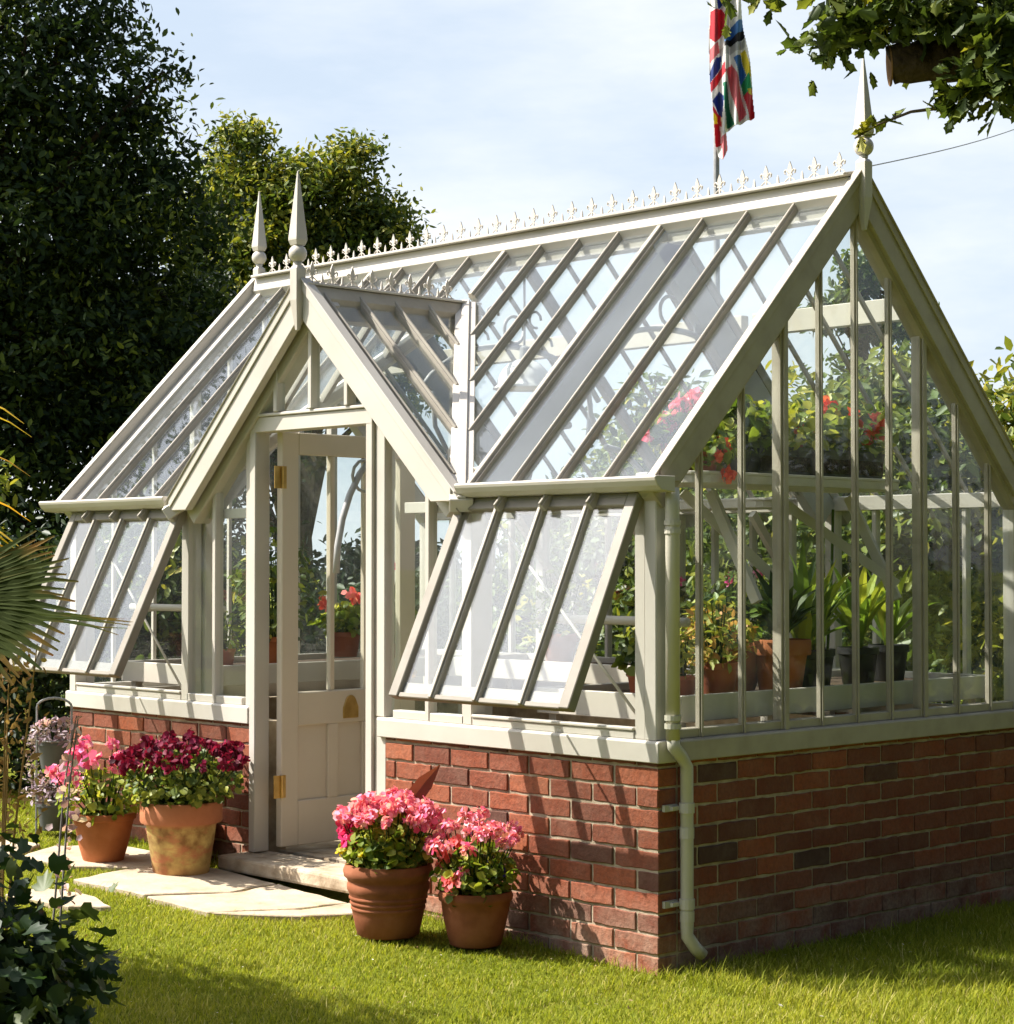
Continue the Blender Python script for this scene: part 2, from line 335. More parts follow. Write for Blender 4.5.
def tree(name, label, cat, base, trunk_h, trunk_r, ells, n, size, mat, tmpl=T_DIA, group=None, tint=(.4, .2), clump=.35, limbs=22, per=26, lean=(0, 0), twigs=True, up=.5):
    r = thing(name, label, cat, base, 0, group)
    me, c = crown_leaves('crown', ells, n, size, tmpl, tint[0], tint[1], clump=clump, per=per, up=up)
    ob('crown', me, mat, r)
    mb = MB(); top = V((lean[0], lean[1], trunk_h))
    tp = [V((0, 0, -.1))+(top*(i/6))+V((random.uniform(-1, 1), random.uniform(-1, 1), 0))*trunk_r*.35*(i > 0) for i in range(7)]
    mb.tube(tp, [trunk_r*(1.25-.75*i/6) for i in range(7)], 9)
    for i in range(limbs):
        q = V(c[RNG.integers(len(c))]); s = tp[random.randint(2, 6)]
        m1 = s.lerp(q, .35)+V((0, 0, .12*(q-s).length))+V([random.uniform(-.1, .1)*(q-s).length for _ in range(3)])
        m2 = s.lerp(q, .7)+V((0, 0, .06*(q-s).length))+V([random.uniform(-.08, .08)*(q-s).length for _ in range(3)])
        mb.tube([s, m1, m2, q], [trunk_r*.4, trunk_r*.25, trunk_r*.14, trunk_r*.04], 5)
    ob('trunk', mb, M['bark'], r, smooth=True)
    return r

# ------------------------------------------------------------------ ground
def gz(x, y):
    return .02+.045*min(max(-x, 0), 4.0)
gx = [-300, -80, -30, -14, -8, -6, -5]+[-4+.25*i for i in range(17)]+[.5, 1, 2, 4, 8, 20, 60, 300]
gy = [-300, -60, -20, -10, -6, -5, -4, -3, -2, -1, 0, 1, 2, 4, 8, 14, 30, 80, 300]
mb = MB(); nx, ny = len(gx), len(gy)
mb.add([(x, y, gz(x, y)-.012) for y in gy for x in gx], [(j*nx+i, j*nx+i+1, (j+1)*nx+i+1, (j+1)*nx+i) for j in range(ny-1) for i in range(nx-1)])
struct(ob('ground', mb, M['ground']))

# flagstones
slabs = [[(-2.62, -.80), (-2.16, -.74), (-2.02, -.42), (-2.05, -.16), (-2.50, -.15), (-2.72, -.42)],
         [(-2.14, -.76), (-1.76, -.73), (-1.60, -.40), (-1.58, -.16), (-2.03, -.16), (-2.0, -.42)],
         [(-1.73, -.71), (-1.50, -.52), (-1.38, -.25), (-1.40, -.05), (-1.56, -.05), (-1.58, -.40)],
         [(-3.24, -.70), (-2.90, -.66), (-2.66, -.40), (-2.76, -.14), (-3.2, -.2), (-3.36, -.45)],
         [(-3.75, -.95), (-3.38, -.92), (-3.27, -.72), (-3.42, -.5), (-3.85, -.55)],
         [(-2.50, -1.20), (-2.16, -1.12), (-2.05, -.98), (-2.30, -.93), (-2.55, -1.0)],
         [(-4.35, -1.15), (-3.85, -1.05), (-3.88, -.7), (-4.3, -.75)]]
def inpoly(x, y, p):
    c = False; n = len(p)
    for i in range(n):
        a, b = p[i], p[(i+1) % n]
        if (a[1] > y) != (b[1] > y) and x < (b[0]-a[0])*(y-a[1])/(b[1]-a[1])+a[0]: c = not c
    return c
mb = MB(); mb.box((-3.75, .16, .10), (-.24, 2.15, .195)); struct(ob('floor', mb, M['step_stone']))
mb = MB()
for p in slabs:
    q = []
    n = len(p)
    for i in range(n):   # ragged edges
        a, b = V((*p[i], 0)), V((*p[(i+1) % n], 0))
        for k in range(5):
            c = a.lerp(b, k/5); c += V((random.uniform(-1, 1), random.uniform(-1, 1), 0))*.010; q.append(c)
    g0 = gz(sum(a[0] for a in p)/n, 0)
    tilt = [random.uniform(-.012, .012) for _ in range(2)]
    cx, cy = sum(a[0] for a in p)/n, sum(a[1] for a in p)/n
    top = [V((c.x, c.y, gz(c.x, 0)+.012+(c.x-cx)*tilt[0]+(c.y-cy)*tilt[1])) for c in q]
    mb.prism([t-V((0, 0, .05)) for t in top], (0, 0, .05))
struct(ob('path', mb, M['stone'], bevel=.004))

# ------------------------------------------------------------------ greenhouse
Lx = 3.99; D = 2.39; HB = .774; HT = .853
XP = -1.995; SL = 1.025; SLP = .958; VR = SLP/SL; E0 = 1.815; BO = .051; RZ = E0+BO+SL*D/2
PZ = 2.72; PY = PZ-E0; PY = PY/SL     # porch ridge meets the main roof here
def kx(k): return -.02-.2475*k
def rp(y): return E0+SL*(y if y <= D/2 else D-y)
gh = thing('greenhouse', 'cream painted victorian greenhouse with steep glazed roof, gabled porch and low red brick walls', 'greenhouse', (0, 0, 0))

# brick plinth
def brick_wall(mbb, p0, ax, length, nrm, header_first, rows=(-1, 11), dep=.1):
    ax = V(ax); nrm = V(nrm)
    for r in range(*rows):
        z0 = .012+.075*r; z1 = z0+.065
        if z1 > HB+.02: z1 = HB+.02
        s = 0; hd = header_first if r % 2 == 0 else not header_first
        first = .1025 if hd else .215
        w = first
        while s < length-.02:
            e = min(s+w, length)
            tint = min(1, max(0, random.gauss(.52, .19))) if random.random() > .06 else random.uniform(0, .2)
            if r <= 0: tint = tint*.6+.4*random.random()
            j = lambda: random.uniform(-.0024, .0024)
            out_ = random.uniform(-.003, .003)
            per = []
            ns = 6 if e-s > .15 else 3
            for k in range(ns): per.append((s+(e-s)*k/ns+(j() if k else 0), z0+j()))
            per.append((e, z0+j())); per.append((e+(0 if e >= length else j()), (z0+z1)/2+j()))
            for k in range(ns): per.append((e-(e-s)*k/ns+(j() if k else 0), z1+j()))
            per.append((s, z1+j())); per.append((s+(0 if s == 0 else j()), (z0+z1)/2+j()))
            per = [(min(max(t, 0), length), zz) for t, zz in per]
            mbb.prism([V(p0)+ax*t+nrm*(out_-dep)+V((0, 0, zz)) for t, zz in per], nrm*dep, tint)
            s = e+.010; w = .215
b = MB(); m_ = MB()
# front, right of the door; front, left of the door; gable; left; rear
DR, DL = -1.52, -2.46
brick_wall(b, (0, 0, 0), (-1, 0, 0), -DR, (0, -1, 0), True)
brick_wall(b, (-Lx, 0, 0), (1, 0, 0), Lx+DL, (0, -1, 0), True)
brick_wall(b, (0, .1125, 0), (0, 1, 0), D-.1125, (1, 0, 0), False)
brick_wall(b, (-Lx, .1125, 0), (0, 1, 0), D-.1125, (-1, 0, 0), False)
brick_wall(b, (-.1125, D, 0), (-1, 0, 0), Lx-.225, (0, 1, 0), False)
ob('brick_wall', b, M['brick'], gh, bevel=.003)
e_ = .0065; ti = .2
m_.box((DR, e_, -.1), (-e_, ti, HB+.005)); m_.box((-Lx+e_, e_, -.1), (DL, ti, HB+.005))
m_.box((-ti, ti+.001, -.1), (-e_, D-e_, HB+.004)); m_.box((-Lx+e_, ti+.001, -.1), (-Lx+ti, D-e_, HB+.004)); m_.box((-Lx+ti+.001, D-ti, -.1), (-ti-.001, D-e_, HB+.003))
ob('mortar', m_, M['mortar'], gh)

# timber sill on the brickwork
def sill(p, q, n):
    mb = MB(); p = V(p); q = V(q); n = V(n)
    sec = [(-.10, HB), (.016, HB), (.016, HT-.006), (.008, HT), (-.10, HT+.006)]
    mb.prism([p+n*a+V((0, 0, z)) for a, z in sec], q-p); return mb
P_ = M['paint']
s_ = sill((.016, 0, 0), (DR-.04, 0, 0), (0, -1, 0)); ob('sill', s_, P_, gh, bevel=.003)
s_ = sill((-Lx-.016, 0, 0), (DL-.001, 0, 0), (0, -1, 0)); ob('sill', s_, P_, gh, bevel=.003)
s_ = sill((0, .102, 0), (0, D+.016, 0), (1, 0, 0)); ob('sill', s_, M['paint_dark'], gh, bevel=.003)
s_ = sill((-Lx, .102, 0), (-Lx, D+.016, 0), (-1, 0, 0)); ob('sill', s_, P_, gh, bevel=.003)
s_ = sill((-.102, D, 0), (-Lx+.102, D, 0), (0, 1, 0)); ob('sill', s_, P_, gh, bevel=.003)

def rbar(p, q, nrm, thick, name='roof_bar'):
    mb = MB()
    if thick:
        mb.beam(p, q, .044, .045, nrm, -.012); mb.beam(p, q, .032, .014, nrm, .002, .024)
    elif name == 'rear_roof_bar':
        mb.beam(p, q, .014, .022, nrm, -.010)
    else:
        mb.beam(p, q, .021, .030, nrm, -.010); mb.beam(p, q, .015, .012, nrm, .002, .009)
    return ob(name, mb, M['bar'], gh, bevel=.002)
NF = V((0, -SL, 1)).normalized(); NB = V((0, SL, 1)).normalized()
YT = D/2-.052
for k in range(1, 16):
    x = kx(k); y0 = -.095; dx = abs(x-XP)
    if dx < .96: y0 = PY-dx*VR+.03
    if y0 < YT-.05: rbar((x, y0, rp(y0)), (x, YT, rp(YT)), NF, k in (4, 8, 12))
    rbar((x, D+.095, E0-SL*.095), (x, D-YT, rp(D-YT)), NB, k in (4, 8, 12), 'rear_roof_bar')
# roof glass, bay by bay, 4 mm sheets just under the bar tops
def sheet(poly, nrm, th=.004, name='roof_glass', mat=None, parent=gh):
    mb = MB(); n = V(nrm).normalized(); mb.prism([V(p)-n*.03 for p in poly], n*th)
    return ob(name, mb, mat or M['glass_roof'], parent)
def rv(y): return (y, rp(y))
for (k0, k1) in ((0, 4), (12, 16)):
    xa, xb = kx(k0), kx(k1)
    sheet([(xa, -.06, rp(-.06)), (xb, -.06, rp(-.06)), (xb, YT, rp(YT)), (xa, YT, rp(YT))], NF)
yc = PY-.975
yv = PY-(XP-kx(12))
for sgn in (1, -1):
    xo = XP+sgn*(kx(4)-XP)
    yo = PY-abs(xo-XP)*VR
    sheet([(XP, PY, rp(PY)), (xo, yo, rp(yo)), (xo, YT, rp(YT)), (XP, YT, rp(YT))], NF)
for k0 in (0, 4, 8, 12):
    xa, xb = kx(k0), kx(k0+4); y0 = D+.06; y1 = D-YT
    sheet([(xa, y0, E0-SL*.06), (xa, y1, rp(y1)), (xb, y1, rp(y1)), (xb, y0, E0-SL*.06)], NB, name='rear_roof_glass', mat=M['glass'])
# ridge: board, capping
mb = MB()
mb.box((-Lx+.001, D/2-.04, RZ-.20), (-.001, D/2+.04, RZ-.156))
rz_ = lambda y: E0+BO+SL*y
mb.prism([(.0, D/2-.072, rp(D/2-.072)+.008), (.0, D/2-.052, RZ-.046), (.0, D/2+.052, RZ-.046), (.0, D/2+.072, rp(D/2-.072)+.008), (.0, D/2+.05, RZ-.155), (0, D/2-.05, RZ-.155)], (-Lx, 0, 0))
ob('ridge_board', mb, P_, gh, bevel=.002)
mb = MB(); zc = RZ-.044
mb.prism([(.0, D/2-.085, zc), (.0, D/2-.085, zc+.012), (.0, D/2-.02, zc+.026), (.0, D/2+.02, zc+.026), (.0, D/2+.085, zc+.012), (.0, D/2+.085, zc)], (-Lx, 0, 0))
ob('ridge_cap', mb, P_, gh, bevel=.002)
RC = zc+.026
# cresting
def fleur():
    mb = MB(); t = .006
    def q(poly): mb.prism([(x, -t/2, z) for x, z in poly], (0, t, 0))
    q([(-.004, 0), (.004, 0), (.005, .040), (-.005, .040)]); q([(-.015, .036), (.015, .036), (.015, .044), (-.015, .044)])
    q([(-.006, .0445), (.006, .0445), (.013, .066), (.011, .078), (0, .104), (-.011, .078), (-.013, .066)])
    for g in (-1, 1):
        mb.tube([(g*.006, 0, .046), (g*.016, 0, .058), (g*.025, 0, .064), (g*.032, 0, .058), (g*.030, 0, .047), (g*.024, 0, .045)], [.004, .0048, .005, .005, .004, .003], 6)
    mb.tube([(-.034, 0, .004), (-.022, 0, .016), (-.008, 0, .024), (0, 0, .034)], .0035, 5)
    mb.tube([(.034, 0, .004), (.022, 0, .016), (.008, 0, .024), (0, 0, .034)], .0035, 5)
    mb.box((-.042, -.006, -.001), (.042, .006, .005))
    return mb
def spike():
    mb = MB(); mb.box((-.012, -.005, 0), (.012, .005, .006)); mb.add([(-.006, -.004, .006), (.006, -.004, .006), (.006, .004, .006), (-.006, .004, .006), (-.004, -.003, .03), (.004, -.003, .03), (.004, .003, .03), (-.004, .003, .03), (0, 0, .045)], [(0, 1, 5, 4), (1, 2, 6, 5), (2, 3, 7, 6), (3, 0, 4, 7), (4, 5, 8), (5, 6, 8), (6, 7, 8), (7, 4, 8)])
    return mb
fl = ob('cresting_fleur', fleur(), P_, gh); fl.scale = (.88, .88, .88); sp = ob('cresting_spike', spike(), P_, gh)
first = True
nf_ = 31
for i in range(nf_):
    x = -.085-(Lx-.17)*i/(nf_-1)
    if i == 0: fl.location = (x, D/2, RC)
    else: dup(fl, gh, (x, D/2, RC))
    if i < nf_-1:
        x2 = x-(Lx-.17)/(nf_-1)/2
        if i == 0: sp.location = (x2, D/2, RC)
        else: dup(sp, gh, (x2, D/2, RC))
# porch roof
PT = PZ       # top line of the porch slopes at the ridge
def pz(dx): return PZ-SLP*abs(dx)
NPR = V((SLP, 0, 1)).normalized(); NPL = V((-SLP, 0, 1)).normalized()
mb = MB(); pyA = -.08; pyB = PY+.03
mb.prism([(XP-.075, pyA, pz(.075)-.012), (XP-.045, pyA, pz(.045)+.012), (XP+.045, pyA, pz(.045)+.012), (XP+.075, pyA, pz(.075)-.012), (XP+.06, pyA, pz(.075)-.10), (XP-.06, pyA, pz(.075)-.10)], (0, pyB-pyA, 0))
ob('porch_ridge_board', mb, M['paint_dark'], gh, bevel=.002)
mb = MB(); mb.prism([(XP-.055, pyA, pz(.045)+.014), (XP-.055, pyA, pz(.045)+.024), (XP, pyA, pz(.045)+.034), (XP+.055, pyA, pz(.045)+.024), (XP+.055, pyA, pz(.045)+.014)], (0, pyB-pyA+.02, 0))
ob('porch_ridge_cap', mb, P_, gh, bevel=.002)
for i in range(8):
    dup(fl, gh, (XP, pyA+.06+.112*i, pz(.045)+.033), (0, 0, PI/2))
    if i < 7: dup(sp, gh, (XP, pyA+.06+.112*i+.056, pz(.045)+.033), (0, 0, PI/2))
for sgn, nn in ((1, NPR), (-1, NPL)):
    for y in (.0, .2, .4, .6):
        d0 = .06; d1 = min(.95, (PY-y)/VR-.04)
        mb = MB(); a = (XP+sgn*d0, y, pz(d0)); c = (XP+sgn*d1, y, pz(d1))
        mb.beam(a, c, .023, .032, nn, -.010); mb.beam(a, c, .016, .012, nn, .002, .010)
        ob('porch_roof_bar', mb, M['bar'], gh, bevel=.002)
    d1 = .96
    dv_ = (PY+.06)/VR; dc_ = (PY+.08)/VR
    po = [(XP+sgn*.05, -.06, pz(.05)), (XP+sgn*dv_, -.06, pz(dv_)), (XP+sgn*.05, PY-.05, pz(.05))]
    sheet(po, nn, name='porch_roof_glass', mat=M['glass_roof'])
    # valley board
    a = V((XP+sgn*.03, PY-.03, PZ-.03*SLP)); c = V((XP+sgn*dc_, -.08, pz(dc_)))
    mb = MB(); mb.beam(a, c, .095, .06, (0, 0, 1), .012); mb.beam(a+V((0, 0, .012)), c+V((0, 0, .012)), .036, .012, (0, 0, 1), .012)
    ob('valley_board', mb, P_, gh, bevel=.003)
# bargeboards. gable: outer face at x = +-; porch: face at y=-.11
def barge(p, q, wid, dep, face, nrm, parent, mat, zfoot=1.79):
    """board hanging below the line p-q: wid in the slope's plane, thickness along face"""
    mb = MB(); p = V(p); q = V(q); fc = V(face)
    down = -V(nrm).normalized()*wid
    pv = (q-p).normalized()
    # plumb-cut ends
    zc_ = V((0, 0, -wid/abs(V(nrm).normalized().z)))
    # foot: short plumb cut, then a level cut at zfoot
    tt = (zfoot-(p.z+zc_.z))/(q.z-p.z); foot = p+zc_+(q-p)*tt
    tip = V((p.x, p.y, zfoot))
    if tip.z > p.z-.004: p = p+(q-p)*((zfoot+.004-p.z)/(q.z-p.z)); tip = V((p.x, p.y, zfoot))
    mb.prism([p, q, q+zc_, foot, tip], fc*(-dep))
    pl = fc*.007; z2 = zc_*.28; ps = p+(q-p)*(max(0, zfoot+.004-(p.z+z2.z))/(q.z-p.z))+fc*.0005; qs = q+fc*.0005
    mb.prism([ps, qs, qs+z2, ps+z2], pl)
    up = V((0, 0, .010)); w = fc*.014
    mb.prism([p+w, q+w, q+w+up, p+w+up], fc*(-dep-.016))
    return ob('bargeboard', mb, mat, parent, bevel=.003)
for x0, f in ((.030, 1), (-Lx-.030, -1)):
    ya = -.125
    barge((x0, ya, rp(0)+BO+SL*ya-.004), (x0, D/2-.024, rp(D/2-.024)+BO-.004), .115, .022, (f, 0, 0), NF, gh, M['paint_dark'] if f == 1 else P_)
    barge((x0, D-ya, rp(0)+BO+SL*ya-.004), (x0, D/2+.024, rp(D/2-.024)+BO-.004), .115, .022, (f, 0, 0), NB, gh, M['paint_dark'])
BY = -.088
for sgn, nn in ((1, NPR), (-1, NPL)):
    barge((XP+sgn*1.012, BY, pz(1.012)+.014), (XP+sgn*.02, BY, pz(.02)+.014), .128, .04, (0, -1, 0), nn, gh, P_, 1.738)
    # soffit behind the board
    mb = MB(); a = V((XP+sgn*.84, BY+.041, pz(.84)-.075)); c = V((XP+sgn*.02, BY+.041, pz(.02)-.075)); u = V((0, 0, -.03))
    mb.prism([a, c, c+u, a+u], (0, .085, 0)); ob('porch_soffit', mb, P_, gh, bevel=.002)
# finials
def finial(x, y, zdrop, ztop, zball, ztip, rot=0):
    h = .0245
    mb = MB()
    vs = [(x-h, y-h, zdrop+.13), (x+h, y-h, zdrop+.13), (x+h, y+h, zdrop+.13), (x-h, y+h, zdrop+.13),
          (x-h, y-h, ztop-.012), (x+h, y-h, ztop-.012), (x+h, y+h, ztop-.012), (x-h, y+h, ztop-.012)]
    k = .016
    vs += [(x-k, y-k, ztop), (x+k, y-k, ztop), (x+k, y+k, ztop), (x-k, y+k, ztop), (x-.008, y-.008, zdrop), (x+.008, y-.008, zdrop), (x+.008, y+.008, zdrop), (x-.008, y+.008, zdrop)]
    fs = [(0, 1, 5, 4), (1, 2, 6, 5), (2, 3, 7, 6), (3, 0, 4, 7), (4, 5, 9, 8), (5, 6, 10, 9), (6, 7, 11, 10), (7, 4, 8, 11), (8, 9, 10, 11), (12, 13, 1, 0), (13, 14, 2, 1), (14, 15, 3, 2), (15, 12, 0, 3), (15, 14, 13, 12)]
    mb.add(vs, fs); f = ob('finial', mb, P_, gh, bevel=.002)
    mb = MB(); r = .040; zc = zball
    mb.lathe([(.016, ztop-zc-.002), (.018, -.036)]+[(r*math.cos(a), r*math.sin(a)) for a in [-PI/2+PI*i/14 for i in range(2, 13)]]+[(.022, .037), (.001, .04)], (x, y, zc), 24)
    ob('ball', mb, P_, f, smooth=True)
    mb = MB(); zb = zball+.036; b0, b1 = .023, .030
    vs = []
    for (hh, zz) in ((b0, zb), (b1, zb+.022), (b1, zb+.03), (.003, ztip)):
        vs += [(x-hh, y-hh, zz), (x+hh, y-hh, zz), (x+hh, y+hh, zz), (x-hh, y+hh, zz)]
    fs = [(3, 2, 1, 0), (12, 13, 14, 15)]
    for i in range(3):
        for j in range(4): fs.append((i*4+j, i*4+(j+1) % 4, (i+1)*4+(j+1) % 4, (i+1)*4+j))
    mb.add(vs, fs); ob('spire', mb, P_, f, bevel=.0015)
finial(.036, D/2, 2.83, 3.118, 3.168, 3.535)
finial(-Lx-.036, D/2, 2.83, 3.118, 3.168, 3.535)
finial(XP, -.098, 2.495, 2.775, 2.826, 3.185)

# eaves gutters
def gutter(x0, x1, ys=-1, y0=0):
    mb = MB()
    sec = [(-.102, 1.806), (-.108, 1.800), (-.104, 1.788), (-.092, 1.770), (-.070, 1.754), (-.0, 1.748), (.0, 1.756), (-.065, 1.762), (-.086, 1.780), (-.094, 1.806)]
    mb.prism([(x0, y0+a*(-ys), z) if ys == -1 else (x0, y0-a, z) for a, z in sec], (x1-x0, 0, 0))
    for x in (x0, x1):
        d = .004 if x == x0 else -.004; x = x+(.002 if (x == max(x0, x1)) else -.002)
        mb.prism([(x, y0+a if ys == -1 else y0-a, z) for a, z in sec[:6]+[(0, 1.806)]], (d if x1 > x0 else -d, 0, 0))
    return ob('gutter', mb, P_, gh, bevel=.002)
gutter(.085, XP+1.016); gutter(-Lx-.13, XP-1.016)
gutter(.085, -Lx-.085, 1, D)
# wall plates
mb = MB(); mb.box((-.03, .002, 1.742), (kx(4)+.05, .06, 1.81)); ob('wall_plate', mb, P_, gh, bevel=.003)
mb = MB(); mb.box((kx(12)-.05, .002, 1.742), (-Lx+.03, .06, 1.81)); ob('wall_plate', mb, P_, gh, bevel=.003)
mb = MB(); mb.box((-.03, D-.06, 1.742), (-Lx+.03, D-.002, 1.81)); ob('wall_plate', mb, P_, gh, bevel=.003)
# posts
def post(x0, x1, y0, y1, z0, z1, name='post', mat=None):
    mb = MB(); mb.box((x0, y0, z0), (x1, y1, z1)); return ob(name, mb, mat or P_, gh, bevel=.004)
post(-.062, -.004, -.004, .06, HT, 1.745); post(-.118, -.064, .004, .055, HT, 1.742)
post(-.05, -.004, .064, .115, HT, 1.86)
post(-Lx+.004, -Lx+.062, -.004, .06, HT, 1.745); post(-Lx+.004, -Lx+.05, .064, .115, HT, 1.86)
for k, s in ((4, 1), (12, -1)):
    x = kx(k)
    post(x-.03-.012*s, x+.03-.012*s, .0, .075, HT, 1.80); post(x-.03-.04*s, x+.022-.04*s, .08, .15, HT, 1.88)
for y in (.06, D-.06):
    pass
for x in (-.03, kx(4), kx(8), kx(12), -Lx+.03):
    post(x-.03, x+.03, D-.062, D-.003, HT, 1.742, 'rear_post')
for k in range(1, 16):
    if k in (4, 8, 12): continue
    post(kx(k)-.013, kx(k)+.013, D-.05, D-.012, HT, 1.742, 'rear_wall_bar')
for k0 in (0, 4, 8, 12):
    mb = MB(); mb.box((kx(k0), D-.034, HT), (kx(k0+4), D-.030, 1.742)); ob('rear_wall_glass', mb, M['glass'], gh)
# side lights by the porch: mullion and glass
for k in (5, 11):
    x = kx(k); zt = pz(x-XP)-.16
    post(x-.014, x+.014, -.004, .0435, HT-.001, zt, 'wall_bar')
for (ka, kb) in ((4, 6), (10, 12)):
    xa, xb = kx(ka), kx(kb); za, zb = pz(xa-XP)-.12, pz(xb-XP)-.12
    mb = MB(); mb.prism([(xa, .02, HT), (xb, .02, HT), (xb, .02, zb), (xa, .02, za)], (0, .004, 0)); ob('side_light_glass', mb, M['glass'], gh)
    mb = MB(); mb.box((xa-.03, 0, HT), (xb+.03, .05, HT+.035)); ob('bottom_rail', mb, P_, gh, bevel=.003)
# bottom rails under the sashes
for (xa, xb) in ((-.118, kx(4)+.02), (-Lx+.062, kx(12)-.02)):
    mb = MB(); mb.box((xa, 0, HT), (xb, .055, HT+.03)); mb.box((xa, -.006, HT+.031), (xb, .03, HT+.043)); ob('bottom_rail', mb, P_, gh, bevel=.003)
# gable bars and glass at both ends
bars = [.245, .488, .735, .965, 1.195, 1.425, 1.655, 1.902, 2.145]
for (xf, s, nm, mm) in ((-.006, 1, 'gable_bar', M['paint_dark']), (-Lx+.006, -1, 'rear_gable_bar', P_)):
    for i, y in enumerate(bars):
        zt = rp(y)-.10
        mb = MB()
        if i in (2, 6):
            mb.box((xf-.045*s, y-.022, HT), (xf, y+.022, zt)); mb.box((xf+.001*s, y-.012, HT), (xf+.012*s, y+.012, zt-.02))
        else:
            mb.box((xf-.022*s, y-.010, HT), (xf, y+.010, zt)); mb.box((xf+.001*s, y-.005, HT), (xf+.008*s, y+.005, zt-.01))
        ob(nm, mb, mm, gh, bevel=.002)
    ys = [.06]+bars+[D-.06]
    for a, c in zip(ys[:-1], ys[1:]):
        mb = MB(); mb.prism([(xf-.02*s, a, HT), (xf-.02*s, c, HT), (xf-.02*s, c, rp(c)-.06), (xf-.02*s, a, rp(a)-.06)], (.004*s, 0, 0))
        ob('gable_glass', mb, M['glass'], gh)
    mb = MB(); mb.box((xf-.055*s, .116, HT), (xf-.003*s, D-.062, HT+.035)); ob('bottom_rail', mb, mm, gh, bevel=.003)
    for nn, y0, y1 in ((NF, -.05, D/2-.01), (NB, D+.05, D/2+.01)):
        mb = MB(); z0 = E0-SL*.05; z1 = rp(D/2-.01)
        mb.beam((xf-.02*s, y0, z0), (xf-.02*s, y1, z1), .07, .09, nn, -.014); ob('end_rafter', mb, mm, gh, bevel=.002)
# inside trusses: rafters, curved ties with a ring, diagonal braces
for k in (4, 8, 12):
    x = kx(k)
    if k != 8:
        for nn, y0, y1 in ((NF, (-.02 if k != 8 else PY), D/2-.02), (NB, D+.0, D/2+.02)):
            mb = MB(); mb.beam((x, y0, rp(max(0, y0)) if y0 < D else E0), (x, y1, rp(y1)), .055, .15, nn, -.065); ob('truss_rafter', mb, M['truss'], gh, bevel=.003)
    mb = MB()
    pts = []
    for i in range(15):
        a = PI*(.12+.76*i/14); pts.append((x, D/2-.62*math.cos(a), 2.16+.36*math.sin(a)))
    mb.tube(pts, .014, 6)
    ring = [(x, D/2+.065*math.cos(2*PI*i/16), 2.60+.065*math.sin(2*PI*i/16)) for i in range(17)]
    mb.tube(ring, .009, 5)
    for sg in (-1, 1):
        for (yy, zz, rr) in ((.14, 2.66, .04), (.21, 2.54, .045), (.34, 2.46, .04)):
            mb.tube([(x, D/2+sg*yy+rr*math.cos(2*PI*i/10), zz+rr*math.sin(2*PI*i/10)) for i in range(9)], .007, 5)
        mb.tube([(x, D/2+sg*.52, 2.28), (x, D/2+sg*.50, 2.12), (x, D/2+sg*.42, 2.0)], .012, 5)
        # curved bracket at the post
        pts = []
        for i in range(9):
            a = PI/2*i/8; pts.append((x, (D/2)+sg*(D/2-.12-.45*(1-math.cos(a))), 1.45+.62*math.sin(a)))
        mb.tube(pts, .016, 6)
        mb.tube([(x, D/2+sg*(D/2-.28)+.07*math.cos(2*PI*i/12), 1.88+.07*math.sin(2*PI*i/12)) for i in range(13)], .008, 5)
    ob('truss_scrollwork', mb, M['truss'], gh, smooth=True)
# raised roof lights along the back slope (their lower rail shows through the front glass)
for k0 in (0, 4, 8, 12):
    xa, xb = kx(k0)-.03, kx(k0+4)+.03
    mb = MB(); yv = 1.72; zv = 2.58
    mb.box((xa, yv, zv-.05), (xb, yv+.05, zv+.05)); ob('purlin', mb, M['paint_in'], gh, bevel=.003)
# inside pipe rail
for (xa, xb) in ((-.12, kx(4)+.1), (kx(12)-.1, -Lx+.1)):
    mb = MB(); mb.tube([(xa, .3, 1.272), (xb, .3, 1.272)], .018, 10)
    for i in range(2):
        x = xa+(xb-xa)*(.2+.6*i); mb.tube([(x-.02, .3, 1.272), (x+.02, .3, 1.272)], .023, 10)
    ob('handrail', mb, M['paint_in'], gh, smooth=True)
# downpipe on the gable corner
mb = MB()
px, py = .045, .105
mb.tube([(.050, .025, 1.765), (.050, .025, 1.70), (.050, .025, .86)], .026, 14)
ob_dp = ob('downpipe', mb, M['pipe_paint'], gh, smooth=True)
mb = MB(); mb.tube([(.050, .025, .87), (.050, .030, .835), (.048, .07, .80), (px, py, .76), (px, py, .18), (px, py, .15), (px+.012, py+.03, .105), (px+.02, py+.06, .075)], .024, 14, cap=True)
ob('downpipe', mb, M['pipe_paint'], gh, smooth=True)
for z in (1.63, 1.60, .93, .90):
    mb = MB(); mb.tube([(.050, .025, z), (.050, .025, z+.018)], .0305, 14); ob('pipe_collar', mb, M['pipe_paint'], ob_dp)
for z in (.61, .265):
    mb = MB(); mb.tube([(px, py, z-.018), (px, py, z+.018)], .0285, 14); mb.box((.001, .02, z-.012), (.014, .09, z+.012)); mb.box((.0145, .045, z-.007), (.03, .09, z+.007)); ob('pipe_bracket', mb, M['pipe_paint'], ob_dp)
for z in (.52, .22):
    mb = MB(); mb.tube([(px, py, z-.02), (px, py, z+.02)], .0265, 14); ob('pipe_collar', mb, M['pipe_paint'], ob_dp)

